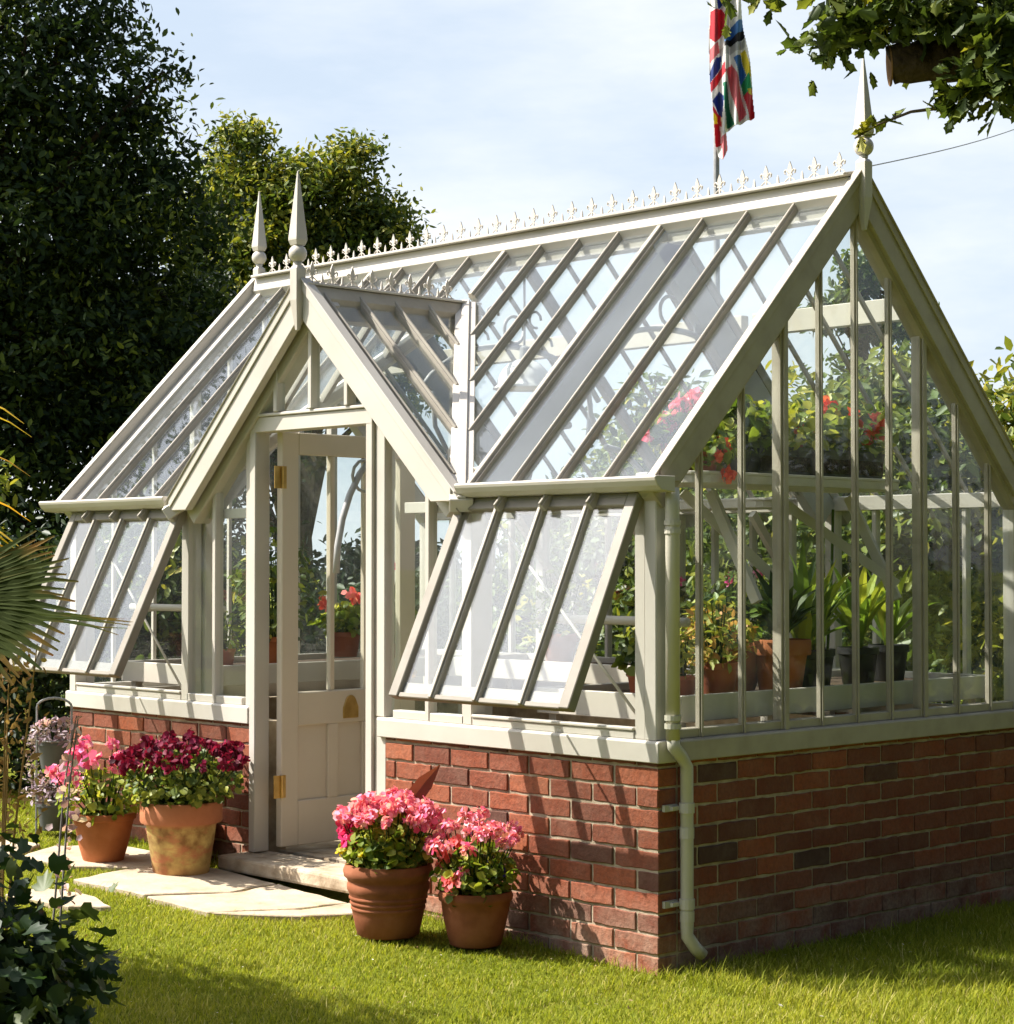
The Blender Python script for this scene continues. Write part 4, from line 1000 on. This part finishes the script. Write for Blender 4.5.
fan_leaf(pc+V((-.05, -.25, -.2)), -fwv-UP*.2, UP, .5, 22, 1.1, r, .4)
mb = MB(); o = V(r.location)
for q in (pc, pc+V((-.15, .25, -.06)), pc+V((-.2, -.2, .2)), pc+V((-.05, -.25, -.2))):
    mb.tube([V((0, 0, .75)), V((0, 0, .75)).lerp(q-o, .5)+V((0, 0, .08)), q-o], [.014, .01, .008], 6)
ob('leaf_stems', mb, M['lf_palm'], r)
mb = MB(); mb.tube([(0, 0, -.05), (.02, 0, .4), (0, 0, .8)], [.09, .08, .075], 10); ob('trunk', mb, M['bark'], r)
# golden strap plant above it
r = thing('golden_plant', 'golden yellow strap leaved plant standing behind the palm at the left edge', 'plant', (-1.10, -2.31, gz(-1., 0)))
mb = MB()
for i in range(22):
    a = random.random()*2*PI; d = V((math.cos(a), math.sin(a), 0)); h0 = random.uniform(1.45, 1.95); pts = []; ws = []
    for j in range(6): u = j/5; pts.append(V((0, 0, h0))+d*(.36*u)+V((0, 0, .16*u-.22*u*u))); ws.append(.018*math.sin(PI*(u*.85+.1)))
    mb.strap(pts, ws, d.cross(UP), .3, [min(1, max(0, random.gauss(.5, .25)))]*6)
ob('leaves', mb, M['lf_gold'], r)
mb = MB(); mb.tube([(0, 0, -.05), (.01, 0, .8), (0, 0, 1.85)], [.02, .018, .012], 7); ob('stem', mb, M['bark'], r)
# bottom left bush with purple flowers
bb = V((.02, -2.86, .03))
r = thing('flowering_bush', 'dark green lobed leaf bush with a purple flower in the bottom left corner', 'bush', bb)
n = 4200
el = [(.12, .10, .33, .30, .30, .26, .7), (-.02, 0, .30, .34, .34, .34, 1), (.05, .08, .18, .32, .30, .20, .7), (-.25, -.1, .50, .3, .3, .3, .7), (-.1, .05, .52, .22, .22, .2, .5)]
me, c = crown_leaves('foliage', el, n, .058, T_LOBE, .45, .27, clump=.16, per=8, up=.7); ob('foliage', me, M['lf_bush'], r)
mb = MB()
for i in range(26):
    q = V(c[RNG.integers(len(c))]); mb.tube([(0, 0, -.02), q*.5+V((0, 0, .05)), q], [.010, .007, .003], 5)
ob('stems', mb, M['twig'], r)
blooms(r, 'fl_purple', [(-.02, .08, .60), (-.12, .0, .52), (.02, -.1, .5)], .04, 16, stalk=False)
# thin flower spikes
r = thing('flower_spike', 'pair of thin tall stems with small pale pink flowers above the bush', 'flower spike', (-.42, -2.22, gz(-.4, 0)))
for dx in (0, .035):
    mb = MB(); mb.tube([(dx, dx*.6, 0), (dx*1.1+.01, .0, .4), (dx*.8+.035, .02, .8), (dx*.3+.05, .05, 1.0)], [.005, .004, .003, .002], 5); ob('stem', mb, M['iron'], r)
n = 90; z = .45+.55*RNG.random(n); P = np.stack([.02+.04*z+RNG.normal(0, .02, n), .03*z+RNG.normal(0, .02, n), z], 1)
ob('blossom', leaves_mesh('blossom', P, RNG.normal(size=(n, 3)), .016+.014*RNG.random(n), T_PETAL, RNG.random(n)), M['fl_pale'], r)
# dried seed stems
r = thing('dried_stems', 'tall brown dried seed stems at the left edge below the palm', 'plant', (-.80, -2.18, gz(-.8, 0)))
mb = MB()
for i in range(9):
    a = random.random()*6.28; q = random.uniform(.05, .16); h = random.uniform(.8, 1.2)
    mb.tube([(0, 0, 0), (q*.4*math.cos(a), q*.4*math.sin(a), h*.5), (q*math.cos(a), q*math.sin(a), h)], [.005, .004, .002], 5, random.random())
ob('stems', mb, M['lf_dry'], r)
n = 420; a = RNG.random(n)*6.28; z = .55+.62*RNG.random(n); q = .13*RNG.random(n)+.02
P = np.stack([q*np.cos(a), q*np.sin(a), z], 1)
ob('seed_heads', leaves_mesh('seed_heads', P, RNG.normal(size=(n, 3)), .018+.025*RNG.random(n), T_LEAF, RNG.random(n)), M['lf_dry'], r)  # leaf-shaped bits standing for the dried seed heads

# trees; each crown is a set of leaf masses (sideways offset, height, radius, depth offset, weight) about its own trunk
def masses(lst):
    o = []
    for (a, z, rr, dd, w) in lst:
        p = rt*a+fwv*dd; o.append((p.x, p.y, z, rr, rr, rr*.82, w*rr*rr))
    return o
# trees
tree('oak_tree', 'huge dark green tree filling the upper left', 'tree', (-9.92, 2.39, .18), 4.6, .24,
     masses([(.55, 5.35, .85, 0, 1), (1.15, 5.75, .42, .2, 1), (1.05, 4.75, .62, .1, 1.1), (1.62, 5.22, .26, -.1, 1), (1.72, 4.55, .36, .3, 1), (1.95, 4.1, .4, .6, 1), (1.78, 5.32, .12, 0, 1), (1.55, 4.95, .2, .2, 1), (.5, 3.9, 1.0, 0, 1), (1.25, 4.05, .62, .2, 1.2), (.85, 2.85, 1.0, .3, 1), (1.65, 3.25, .72, .7, 1.1), (.2, 2.1, .95, 0, 1), (1.3, 2.0, .8, .5, 1), (-.5, 4.9, 1.2, .2, .8), (-.8, 3.2, 1.3, 0, .7), (-1.7, 4.2, 1.3, .3, .6), (-.2, 6.6, 1.1, .4, .7), (.7, 6.5, .6, .2, .8), (-1.6, 6.2, 1.2, 0, .5), (.3, 1.2, .8, .2, .8), (1.4, 1.1, .7, .4, .8), (.4, 3.2, 1.1, 1.6, .8), (.9, 4.6, 1.0, 1.6, .8)]),
     100000, .078, M['lf_dark'], T_LEAF, tint=(.42, .30), clump=.30, limbs=40)
tree('oak_tree', 'sunlit yellow green oak beyond the porch finials', 'tree', (-13.36, 8.66, .18), 3.6, .2,
     masses([(-.75, 5.65, .50, .2, 1), (-.70, 6.15, .26, 0, 1), (-.12, 5.55, .48, -.2, 1), (.40, 5.70, .40, .1, 1), (.62, 6.0, .20, 0, 1), (.86, 5.25, .45, .2, 1), (1.06, 4.88, .30, 0, 1), (1.14, 4.45, .34, .1, 1), (.35, 4.8, .70, .2, 1.1), (-.45, 4.8, .70, 0, 1.1), (0, 4.1, .85, .2, 1), (-1.05, 5.05, .58, .3, 1), (-1.1, 4.0, .8, .4, .8), (.75, 3.6, .75, .3, .8), (.05, 5.0, .9, 1.2, .6)]),
     72000, .085, M['lf_oak'], T_LEAF, tint=(.62, .30), clump=.27, limbs=34)
tree('holly_tree', 'dark evergreen behind the left roof slope', 'tree', (-10.4, 5.2, .18), 2.8, .2,
     masses([(-.15, 2.6, .95, 0, 1), (-.5, 1.4, 1.1, 0, 1), (-.2, 3.5, .75, 0, .8), (.45, 3.2, .55, .2, .8), (-.9, 3.2, .9, .2, .8), (.35, 2.5, .5, .3, .8)]), 50000, .075, M['lf_deep'], T_LEAF, tint=(.4, .22), clump=.34, limbs=20)
tree('garden_shrub', 'light green shrub at the left end of the greenhouse beside the palm', 'shrub', (-6.3, .25, .18), .9, .05,
     [(0, 0, 1.35, .5, .5, .5, 1), (.15, .15, 1.7, .3, .3, .35, .6), (.2, .1, 1.0, .5, .5, .4, .8)], 9000, .07, M['lf_hedge'], T_LEAF, tint=(.62, .2), clump=.2, limbs=16)
tree('garden_shrub', 'dark shaded shrub behind the wire plant stand', 'shrub', (-5.5, .35, .18), .5, .05,
     [(0, 0, .55, .7, .6, .6, 1), (.1, .2, 1.0, .5, .5, .45, .8), (-.5, -.5, .5, .6, .6, .55, .8)], 16000, .06, M['lf_deep'], T_LEAF, tint=(.45, .25), clump=.2, limbs=14)
# hedge line behind the greenhouse, as separate shrubs
HG = 'shrubs growing behind the greenhouse'
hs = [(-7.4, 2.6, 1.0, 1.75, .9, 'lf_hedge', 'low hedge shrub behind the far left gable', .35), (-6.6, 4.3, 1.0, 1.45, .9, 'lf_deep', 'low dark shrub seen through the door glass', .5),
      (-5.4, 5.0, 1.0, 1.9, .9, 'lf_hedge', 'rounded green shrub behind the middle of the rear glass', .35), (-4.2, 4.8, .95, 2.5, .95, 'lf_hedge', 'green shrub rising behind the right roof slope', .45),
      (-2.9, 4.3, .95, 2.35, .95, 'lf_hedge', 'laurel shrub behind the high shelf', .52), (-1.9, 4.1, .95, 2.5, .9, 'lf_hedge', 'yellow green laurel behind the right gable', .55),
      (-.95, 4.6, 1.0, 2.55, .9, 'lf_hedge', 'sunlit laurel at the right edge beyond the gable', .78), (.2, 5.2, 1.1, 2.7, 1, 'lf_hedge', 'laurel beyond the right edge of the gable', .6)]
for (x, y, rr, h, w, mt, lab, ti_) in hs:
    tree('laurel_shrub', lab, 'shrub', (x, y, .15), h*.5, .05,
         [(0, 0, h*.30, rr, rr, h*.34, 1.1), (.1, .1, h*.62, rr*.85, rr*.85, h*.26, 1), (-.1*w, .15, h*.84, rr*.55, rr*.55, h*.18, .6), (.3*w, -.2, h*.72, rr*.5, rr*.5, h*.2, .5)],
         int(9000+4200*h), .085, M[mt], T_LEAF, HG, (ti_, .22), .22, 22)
tree('conifer_tree', 'blue green conifer top seen faintly through the right gable', 'tree', (-10.2, 15.0, .15), 4.9, .10,
     [(0, 0, 4.9, .22, .22, .25, .6), (-.2, -.2, 4.5, .38, .38, .25, 1), (.3, .3, 4.3, .38, .38, .22, 1), (0, 0, 3.6, .8, .8, .4, .8), (0, 0, 2.6, .9, .9, .8, .6)], 4000, .13, M['lf_hedge'], T_LEAF, tint=(.3, .2), clump=.22, limbs=16)
# tall evergreen off frame to the left, whose shadow lies on the near lawn
tree('garden_shrub', 'tall shrub just outside the left edge shading the near lawn', 'shrub', (-2.35, -2.95, .1), 1.3, .06,
     [(0, 0, 1.9, .55, .55, .6, 1), (.25, .05, 2.2, .4, .4, .35, .6), (-.3, .1, 1.4, .5, .5, .5, .7)], 7000, .09, M['lf_hedge'], T_LEAF, tint=(.4, .2), clump=.22, limbs=14)

# unseen trees outside the frame, added to block sky light from the gable
for (x, y, h, lab) in ((7.2, 4.6, 6.0, 'unseen broad dark tree blocking sky light right of the lawn'), (8.6, -.6, 6.5, 'unseen tall dark tree blocking sky light right of the camera'), (9.5, -7.0, 6.5, 'unseen dark tree blocking sky light behind and right of the camera'), (4.5, -12.5, 6.0, 'unseen dark tree blocking sky light behind the camera')):
    tree('sky_blocking_tree', lab, 'tree', (x, y, 0), h*.5, .2, [(0, 0, h*.25, 1.9, 1.9, h*.25, 1), (.3, .3, h*.55, 2.1, 2.1, h*.26, 1), (-.2, .1, h*.82, 1.4, 1.4, h*.18, .6)], 9000, .26, M['lf_dark'], T_LEAF, 'unseen sky blocking trees round the lawn', (.4, .2), .5, 16)
tree('sky_blocking_hedge', 'long dark unseen hedge right of the greenhouse, dimming its gable and reflections', 'hedge', (6.0, 2.6, 0), 1.6, .06, [(0, -3.6+1.1*i, 1.3, .8, .95, 1.35, 1) for i in range(11)], 30000, .15, M['lf_dark'], T_LEAF, None, (.4, .2), .4, 26)  # unseen hedge, added to darken the gable and its glass reflections
def at(u, v, d):
    return CAM+d*(V((-math.sin(YAW)*math.cos(PITCH), math.cos(YAW)*math.cos(PITCH), math.sin(PITCH)))+rt*((u-507)/F)+(V((0, 0, 1))+fwv*-PITCH)*(-(v-512)/F))
for (x, y, h, lab) in ((8.0, 1.4, 9.0, 'unseen tall dense tree blocking sky light directly right of the greenhouse gable'), (7.4, 6.6, 8.5, 'unseen tall dense tree blocking sky light behind the right hedge')):
    tree('sky_blocking_tree', lab, 'tree', (x, y, 0), h*.5, .22, [(0, 0, h*.22, 2.0, 2.0, h*.22, 1), (.3, .3, h*.5, 2.3, 2.3, h*.26, 1.2), (-.2, .1, h*.8, 1.8, 1.8, h*.2, .8)], 14000, .28, M['lf_dark'], T_LEAF, 'unseen sky blocking trees round the lawn', (.35, .2), .5, 16)  # two denser unseen trees, added to lower the gable's ambient light
# oak bough at the upper right with a sawn stub; trunk stands right of the frame
r = thing('oak_tree', 'oak at the upper right with a sawn branch stub and hanging lobed leaves', 'tree', (3.3, 3.6, .02))
o = V(r.location)
mb = MB()
mb.tube([V((0, 0, -.1)), V((-.05, 0, 1.2)), V((-.15, -.1, 2.4)), V((-.35, -.3, 3.4)), V((-.4, -.3, 5.0))], [.30, .25, .22, .2, .12], 12)
stub = V((.40, .87, 3.375)); 
bp = [V((-.33, -.28, 3.3)), V((1.9, 2.2, 3.5))-o, V((1.05, 1.45, 3.42))-o, V((.62, 1.07, 3.40))-o, stub-o]; br = [.17, .13, .095, .080, .074]
pp, pr_ = [], []
for i in range(33):
    u = i/32*4; k = min(int(u), 3); p = bp[k].lerp(bp[k+1], u-k); j = .006 if i < 32 else 0
    pp.append(p+V((random.uniform(-j, j), random.uniform(-j, j), random.uniform(-j, j)))); pr_.append((br[k]+(br[k+1]-br[k])*(u-k))*random.uniform(.93, 1.07))
mb.tube(pp, pr_, 16)
ob('trunk', mb, M['bark'], r, smooth=True)
mb = MB(); dv = V((-.6, -.55, -.06)).normalized(); mb.tube([stub-o+dv*.0005, stub-o+dv*.006], .078, 14); ob('sawn_end', mb, M['cutwood'], r)
mb = MB()
tw = [[(1.05, 1.45, 3.45), (.75, 1.05, 3.62), (.45, .75, 3.64), (.15, .50, 3.62), (-.02, .33, 3.655)],
      [(.62, 1.07, 3.34), (.58, 1.05, 3.22), (.45, .93, 3.20), (.36, .84, 3.15), (.30, .78, 3.10)],
      [(.9, 1.3, 3.5), (.6, .95, 3.52), (.35, .80, 3.50), (.22, .66, 3.45)],
      [(1.05, 1.45, 3.38), (1.0, 1.3, 3.2), (.95, 1.2, 3.12)], [(.8, 1.2, 3.45), (.62, 1.1, 3.66), (.5, .95, 3.8)]]
for t in tw: mb.tube([V(p)-o for p in t], [.012, .009, .006, .004, .003][:len(t)], 6)
ob('twigs', mb, M['twig'], r)
P = []; Dd = []; TT = []
def spray(path, n, sp, t0=0.2, tint=.45):
    pts = [V(p) for p in path]
    for i in range(n):
        u = t0+(1-t0)*random.random(); s = u*(len(pts)-1); k = min(int(s), len(pts)-2); p = pts[k].lerp(pts[k+1], s-k)
        dirn = V([random.gauss(0, 1) for _ in range(3)])+V((0, 0, -.6)); P.append(p-o+V([random.gauss(0, sp) for _ in range(3)])); Dd.append(dirn); TT.append(min(1, max(0, random.gauss(tint, .25))))
spray(tw[0], 22, .012, .55, .7); spray(tw[0], 40, .05, .1, .45); spray(tw[1], 11, .006, .6, .85); spray(tw[1], 4, .01, .3, .7); spray(tw[2], 60, .05, .1, .5); spray(tw[4], 60, .08, .1, .4)
for (c, s, n) in (((.66, 1.06, 3.60), (.13, .13, .10), 240), ((.95, 1.30, 3.62), (.20, .20, .14), 380), ((.92, 1.25, 3.36), (.13, .13, .09), 240), ((1.05, 1.32, 3.22), (.12, .12, .07), 200), ((.40, .82, 3.62), (.10, .10, .07), 150), ((1.4, 1.7, 3.6), (.3, .3, .25), 500), (tuple(at(985, 82, 7.3)), (.08, .08, .055), 170), (tuple(at(955, 95, 7.35)), (.045, .045, .03), 40), (tuple(at(1010, 45, 7.3)), (.07, .07, .08), 170), (tuple(at(955, 12, 7.4)), (.10, .10, .04), 150), (tuple(at(905, 15, 7.5)), (.09, .09, .045), 130), (tuple(at(850, 22, 7.6)), (.07, .07, .035), 80), (tuple(at(830, 45, 7.6)), (.05, .05, .03), 30)):
    for i in range(n):
        P.append(V(c)-o+V([random.gauss(0, s[k]) for k in range(3)])); Dd.append(V([random.gauss(0, 1) for _ in range(3)])+V((0, 0, -.5))); TT.append(min(1, max(0, random.gauss(.42, .26))))
n = len(P); Nn = RNG.normal(size=(n, 3))*.7+np.array([0, 0, .6])
ob('crown', leaves_mesh('crown', np.array([tuple(p) for p in P]), Nn, .055+.045*RNG.random(n), T_OAK, np.array(TT), np.array([tuple(d) for d in Dd])), M['lf_oak'], r)

# overhead wire
mb = MB(); a = V((.02, 1.45, 3.13)); a = V((-.49, 1.96, 3.27)); c = V((-1.69, 5.03, 4.12)); c = a+(c-a)*1.0; pts = []
for i in range(17):
    u = i/16; p = a.lerp(c, u*1.6); p.z -= .04*math.sin(PI*min(1, u)); pts.append(p)
mb.tube(pts, .0032, 6)
tag(ob('overhead_wire', mb, M['galv']), 'thin grey overhead wire running right from the gable finial', 'wire')

# flag on its pole
r = thing('flag_pole', 'grey flagpole rising behind the greenhouse ridge', 'flagpole', (-4.87, 6.02, .18))
mb = MB(); mb.tube([(0, 0, -.1), (0, 0, 4.5), (0, 0, 6.4)], [.035, .022, .018], 12); mb.lathe([(.001, 6.46), (.03, 6.44), (.035, 6.42), (.02, 6.40)], (0, 0, 0), 12)
ob('pole', mb, M['galv'], r)
fo = V((-4.87, 6.02, 0))
cols = {'w': (.78, .76, .74), 'r': (.60, .04, .06), 'p': (.72, .20, .22), 'b': (.05, .08, .30), 'B': (.08, .22, .50), 'k': (.03, .025, .025), 'g': (.03, .22, .12), 'G': (.02, .33, .12), 'y': (.75, .62, .05), 'x': (.55, .53, .52)}
fm, ft = nt('flag_cloth'); p_ = N(ft, 'ShaderNodeBsdfPrincipled'); at_ = N(ft, 'ShaderNodeAttribute', attribute_name='cloth'); L(ft, at_.outputs['Color'], p_.inputs['Base Color']); p_.inputs['Roughness'].default_value = .75
tr_ = N(ft, 'ShaderNodeBsdfTranslucent'); L(ft, at_.outputs['Color'], tr_.inputs[0]); mx_ = N(ft, 'ShaderNodeMixShader'); mx_.inputs[0].default_value = .35; L(ft, p_.outputs[0], mx_.inputs[1]); L(ft, tr_.outputs[0], mx_.inputs[2]); out(ft, mx_.outputs[0])
# cloth laid out in centimetre-like units: a across from the pole, h down from the head
outl = [(-5, -60), (18, -60), (20, -20), (24, 20), (30, 60), (34, 85), (37, 119), (26, 125), (14, 130), (8, 134), (10, 150), (4, 163), (1, 160), (-3, 148), (-5, 120), (-8, 80), (-9, 40)]
pats = [('w', [(-20, -70), (50, -70), (50, 200), (-20, 200)]), ('r', [(-9, -30), (0, -40), (2, -10), (-6, 0)]), ('b', [(-2, 0), (6, -6), (8, 4), (0, 12)]), ('b', [(2, -60), (12, -60), (10, -20), (4, -20)]), ('r', [(10, -18), (22, -24), (22, -6), (12, -2)]),
        ('r', [(-7, 15), (4, 10), (8, 20), (6, 36), (-3, 46), (-8, 40)]), ('p', [(-8, 52), (0, 44), (2, 54), (-8, 66)]), ('B', [(6, 34), (26, 20), (27, 32), (6, 47)]), ('k', [(6, 46), (27, 31), (27, 40), (6, 55)]), ('x', [(2, 52), (27, 42), (27, 50), (3, 60)]),
        ('b', [(-9, 78), (-2, 60), (4, 58), (3, 70), (-8, 86)]), ('r', [(-8, 86), (4, 70), (6, 64), (7, 76), (-7, 96)]), ('b', [(-6, 104), (2, 92), (6, 100), (4, 120)]), ('r', [(-7, 108), (3, 118), (4, 130), (-4, 118)]), ('y', [(-6, 115), (-1, 118), (0, 128), (-5, 130)]), ('r', [(-5, 128), (2, 124), (3, 148), (-4, 150)]),
        ('p', [(7, 74), (14, 66), (20, 80), (28, 118), (20, 125), (12, 90)]), ('g', [(5, 86), (8, 86), (12, 110), (16, 128), (9, 130), (6, 110)]), ('B', [(16, 60), (23, 56), (28, 78), (24, 88), (22, 84)]), ('y', [(23, 54), (27, 52), (33, 80), (28, 78)]), ('G', [(24, 86), (30, 76), (34, 90), (26, 98)]), ('r', [(26, 98), (34, 90), (38, 120), (31, 123)]), ('y', [(29, 92), (33, 90), (34, 96), (30, 97)]), ('p', [(3, 140), (9, 134), (10, 150), (4, 164)])]
cs = .55; U = 34; Hh = int(225/cs); mb = MB(); vs = []; kk = .0075
right_ = rt; fwd_ = fwv
def cl_pt(a, h):
    fold = .045*math.sin(a*.55+h*.012)*min(1, (a+10)/14)+.02*math.sin(a*.23-h*.05)
    return right_*(a*kk+.005)+fwd_*(fold-.075)+V((0, 0, 4.5+(160-h)*kk))
nU = int(50/cs); 
for j in range(Hh+1):
    for i in range(nU+1): vs.append(cl_pt(-10+i*cs, -60+j*cs))
fs = []; fc = []
for j in range(Hh):
    for i in range(nU):
        a, h = -10+(i+.5)*cs, -60+(j+.5)*cs
        if not inpoly(a, h, outl): continue
        key = 'w'
        for k_, poly in pats:
            if inpoly(a, h, poly): key = k_
        q = j*(nU+1)+i; fs.append((q, q+1, q+nU+2, q+nU+1)); fc.append(cols[key])
me = bpy.data.meshes.new('flag'); me.from_pydata(vs, [], fs); me.update()
ca = me.attributes.new('cloth', 'FLOAT_COLOR', 'FACE')
ca.data.foreach_set('color', np.array([(*c, 1) for c in fc], dtype=np.float32).ravel())
me.polygons.foreach_set('use_smooth', [True]*len(me.polygons))
fo_ = ob('flag', me, fm); fo_.location = (-4.87, 6.02, 0); m_s = fo_.modifiers.new('thick', 'SOLIDIFY'); m_s.thickness = .002
tag(fo_, 'limp flag of many colourful national flag patches hanging against its pole', 'flag')

# ------------------------------------------------------------------ grass
def grass():
    n = 620000
    x = RNG.uniform(-5.2, 2.6, n); y = RNG.uniform(-2.9, 2.9, n)
    z = .02+.045*np.clip(-x, 0, 4)
    d = np.stack([x-CAM.x, y-CAM.y, z-CAM.z], 1)
    f_ = np.array([-math.sin(YAW), math.cos(YAW), 0]); r_ = np.array([math.cos(YAW), math.sin(YAW), 0])
    dep = d@f_; lat = d@r_
    ok = (np.abs(lat/dep) < .30) & (dep > 4.6)
    ok &= ~((x < .012) & (x > -Lx-.012) & (y > -.015) & (y < D+.02))
    ok &= ~((x > -2.54) & (x < -1.45) & (y > -.17) & (y < .1))
    x, y, z = x[ok], y[ok], z[ok]
    bad = np.zeros(len(x), bool)
    for p in slabs:
        c = np.array(p).mean(0); q = [tuple(c+(np.array(v)-c)*.985) for v in p]
        inside = np.zeros(len(x), bool)
        for i in range(len(q)):
            a, b_ = q[i], q[(i+1) % len(q)]
            t = ((a[1] > y) != (b_[1] > y)) & (x < (b_[0]-a[0])*(y-a[1])/(b_[1]-a[1]+1e-9)+a[0]); inside ^= t
        bad |= inside
    for (px_, py_, rr) in ((-1.05, -.38, .10), (-.735, -.215, .09), (-2.525, -.325, .12), (-2.945, -.455, .085)): bad |= (x-px_)**2+(y-py_)**2 < rr*rr
    x, y, z = x[~bad], y[~bad], z[~bad]; n = len(x)
    h = .011+.015*RNG.random(n)**1.3
    edge = np.zeros(n, bool)
    patch = np.sin(x*2.1+1.3*np.sin(y*1.7))*np.cos(y*2.3+.7)+.6*np.sin(x*6.1+y*4.3)*np.sin(y*7.7-x*3)
    h *= 1+.18*patch
    h[RNG.random(n) < .012] *= 1.8
    near = (y > -.06) | ((x > 0) & (x < .06)); h[near] *= 1.2+1.6*RNG.random(near.sum())**2
    a = RNG.random(n)*2*PI; lean = (.35+.9*RNG.random(n))*h
    dx, dy = np.cos(a), np.sin(a); w = .0011+.0011*RNG.random(n)
    z = z-.012
    v0 = np.stack([x-dy*w, y+dx*w, z], 1); v1 = np.stack([x+dy*w, y-dx*w, z], 1)
    mx, my = x+dx*lean*.35, y+dy*lean*.35; mz = z+h*.6
    v2 = np.stack([mx+dy*w*.8, my-dx*w*.8, mz], 1); v3 = np.stack([mx-dy*w*.8, my+dx*w*.8, mz], 1)
    v4 = np.stack([x+dx*lean, y+dy*lean, z+h], 1)
    vs = np.stack([v0, v1, v2, v3, v4], 1).reshape(-1, 3).astype(np.float32)
    tri = (np.arange(n)[:, None, None]*5+np.array([(0, 1, 2), (0, 2, 3), (3, 2, 4)])[None]).reshape(-1).astype(np.int32)
    me = bpy.data.meshes.new('grass'); me.vertices.add(len(vs)); me.vertices.foreach_set('co', vs.ravel()); me.loops.add(len(tri)); me.loops.foreach_set('vertex_index', tri)
    nf = len(tri)//3; me.polygons.add(nf); me.polygons.foreach_set('loop_start', np.arange(nf, dtype=np.int32)*3)
    tint = np.clip(.48+.14*patch+RNG.normal(0, .16, n), 0, 1); tint[RNG.random(n) < .05] = .97
    at = me.attributes.new('tint', 'FLOAT', 'POINT'); at.data.foreach_set('value', np.repeat(tint, 5).astype(np.float32))
    me.update(calc_edges=True)
    g = ob('grass', me, M['grass']); g['kind'] = 'stuff'
    # clover heads, clippings and fallen bits lying in the lawn
    q = RNG.choice(n, 700, replace=False)
    P = np.stack([x[q], y[q], z[q]+.012+.012*RNG.random(700)], 1)
    l = ob('lawn_litter', leaves_mesh('lawn_litter', P, RNG.normal(size=(700, 3))*.5+np.array([0, 0, 1]), .008+.013*RNG.random(700)**2, T_LEAF, RNG.random(700)), M['litter']); l['kind'] = 'stuff'
grass()

# ------------------------------------------------------------------ light and sky
el_, azv = math.radians(48), V((-.52, -.42))
sun_rot = math.atan2(azv.x, azv.y)
w = bpy.data.worlds.new('World'); sc.world = w; w.use_nodes = True; t = w.node_tree; t.nodes.clear()
sky = N(t, 'ShaderNodeTexSky'); sky.sky_type = 'NISHITA'; sky.sun_disc = False; sky.sun_elevation = el_; sky.sun_rotation = sun_rot % (2*PI); sky.air_density = 1.0; sky.dust_density = 2.0; sky.ozone_density = 1.0
bg = N(t, 'ShaderNodeBackground'); bg.inputs[1].default_value = .06
tc = N(t, 'ShaderNodeTexCoord'); mp = N(t, 'ShaderNodeMapping'); mp.inputs['Scale'].default_value = (1, 1, 3.6); L(t, tc.outputs['Generated'], mp.inputs[0])
nz = noise(t, 2.2, 7, .6, vec=mp.outputs[0])
cl = ramp(t, nz, [(.34, (.80, .80, .80)), (.60, (1, 1, 1))])
cloudc = ramp(t, nz, [(.36, (.60, .69, .80)), (.62, (.80, .825, .86))])
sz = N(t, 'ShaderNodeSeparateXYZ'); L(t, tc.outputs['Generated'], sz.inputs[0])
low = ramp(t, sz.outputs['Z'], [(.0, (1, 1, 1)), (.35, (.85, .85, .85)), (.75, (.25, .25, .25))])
# cloud thinned by direction, a mask shaped to dim sky light on the gable
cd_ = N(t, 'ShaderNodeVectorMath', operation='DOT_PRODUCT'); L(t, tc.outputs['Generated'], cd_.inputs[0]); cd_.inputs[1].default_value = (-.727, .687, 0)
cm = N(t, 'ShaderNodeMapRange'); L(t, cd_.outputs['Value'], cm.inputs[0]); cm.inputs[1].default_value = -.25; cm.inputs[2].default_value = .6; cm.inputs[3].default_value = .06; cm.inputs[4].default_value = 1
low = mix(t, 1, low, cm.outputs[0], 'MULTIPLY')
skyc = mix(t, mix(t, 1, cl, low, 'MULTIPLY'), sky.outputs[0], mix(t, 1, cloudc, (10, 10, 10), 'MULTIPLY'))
# hazy glow of the air round the sun
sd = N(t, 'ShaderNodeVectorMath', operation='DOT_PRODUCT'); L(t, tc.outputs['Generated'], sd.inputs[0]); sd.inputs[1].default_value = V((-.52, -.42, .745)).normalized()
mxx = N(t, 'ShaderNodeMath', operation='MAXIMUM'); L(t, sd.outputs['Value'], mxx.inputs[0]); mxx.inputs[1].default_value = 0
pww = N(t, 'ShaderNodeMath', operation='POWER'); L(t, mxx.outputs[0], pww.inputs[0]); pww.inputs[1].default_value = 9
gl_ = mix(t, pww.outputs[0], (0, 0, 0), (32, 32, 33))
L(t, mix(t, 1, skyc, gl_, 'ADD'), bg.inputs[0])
wo = N(t, 'ShaderNodeOutputWorld'); L(t, bg.outputs[0], wo.inputs[0])
sl = bpy.data.lights.new('sun', 'SUN'); sl.energy = 5.0; sl.angle = math.radians(.55); sl.color = (1, .945, .86)
so = bpy.data.objects.new('sun', sl); COL.objects.link(so)
dirv = V((.52, .42, -.745)); so.rotation_euler = dirv.to_track_quat('-Z', 'Y').to_euler(); so.location = (-10, -8, 15)
sc.view_settings.view_transform = 'Standard'; sc.view_settings.look = 'None'; sc.view_settings.exposure = 1.2; sc.view_settings.gamma = 1
sc.render.engine = 'CYCLES'
sc.cycles.max_bounces = 10; sc.cycles.transparent_max_bounces = 40; sc.cycles.diffuse_bounces = 4; sc.cycles.glossy_bounces = 3
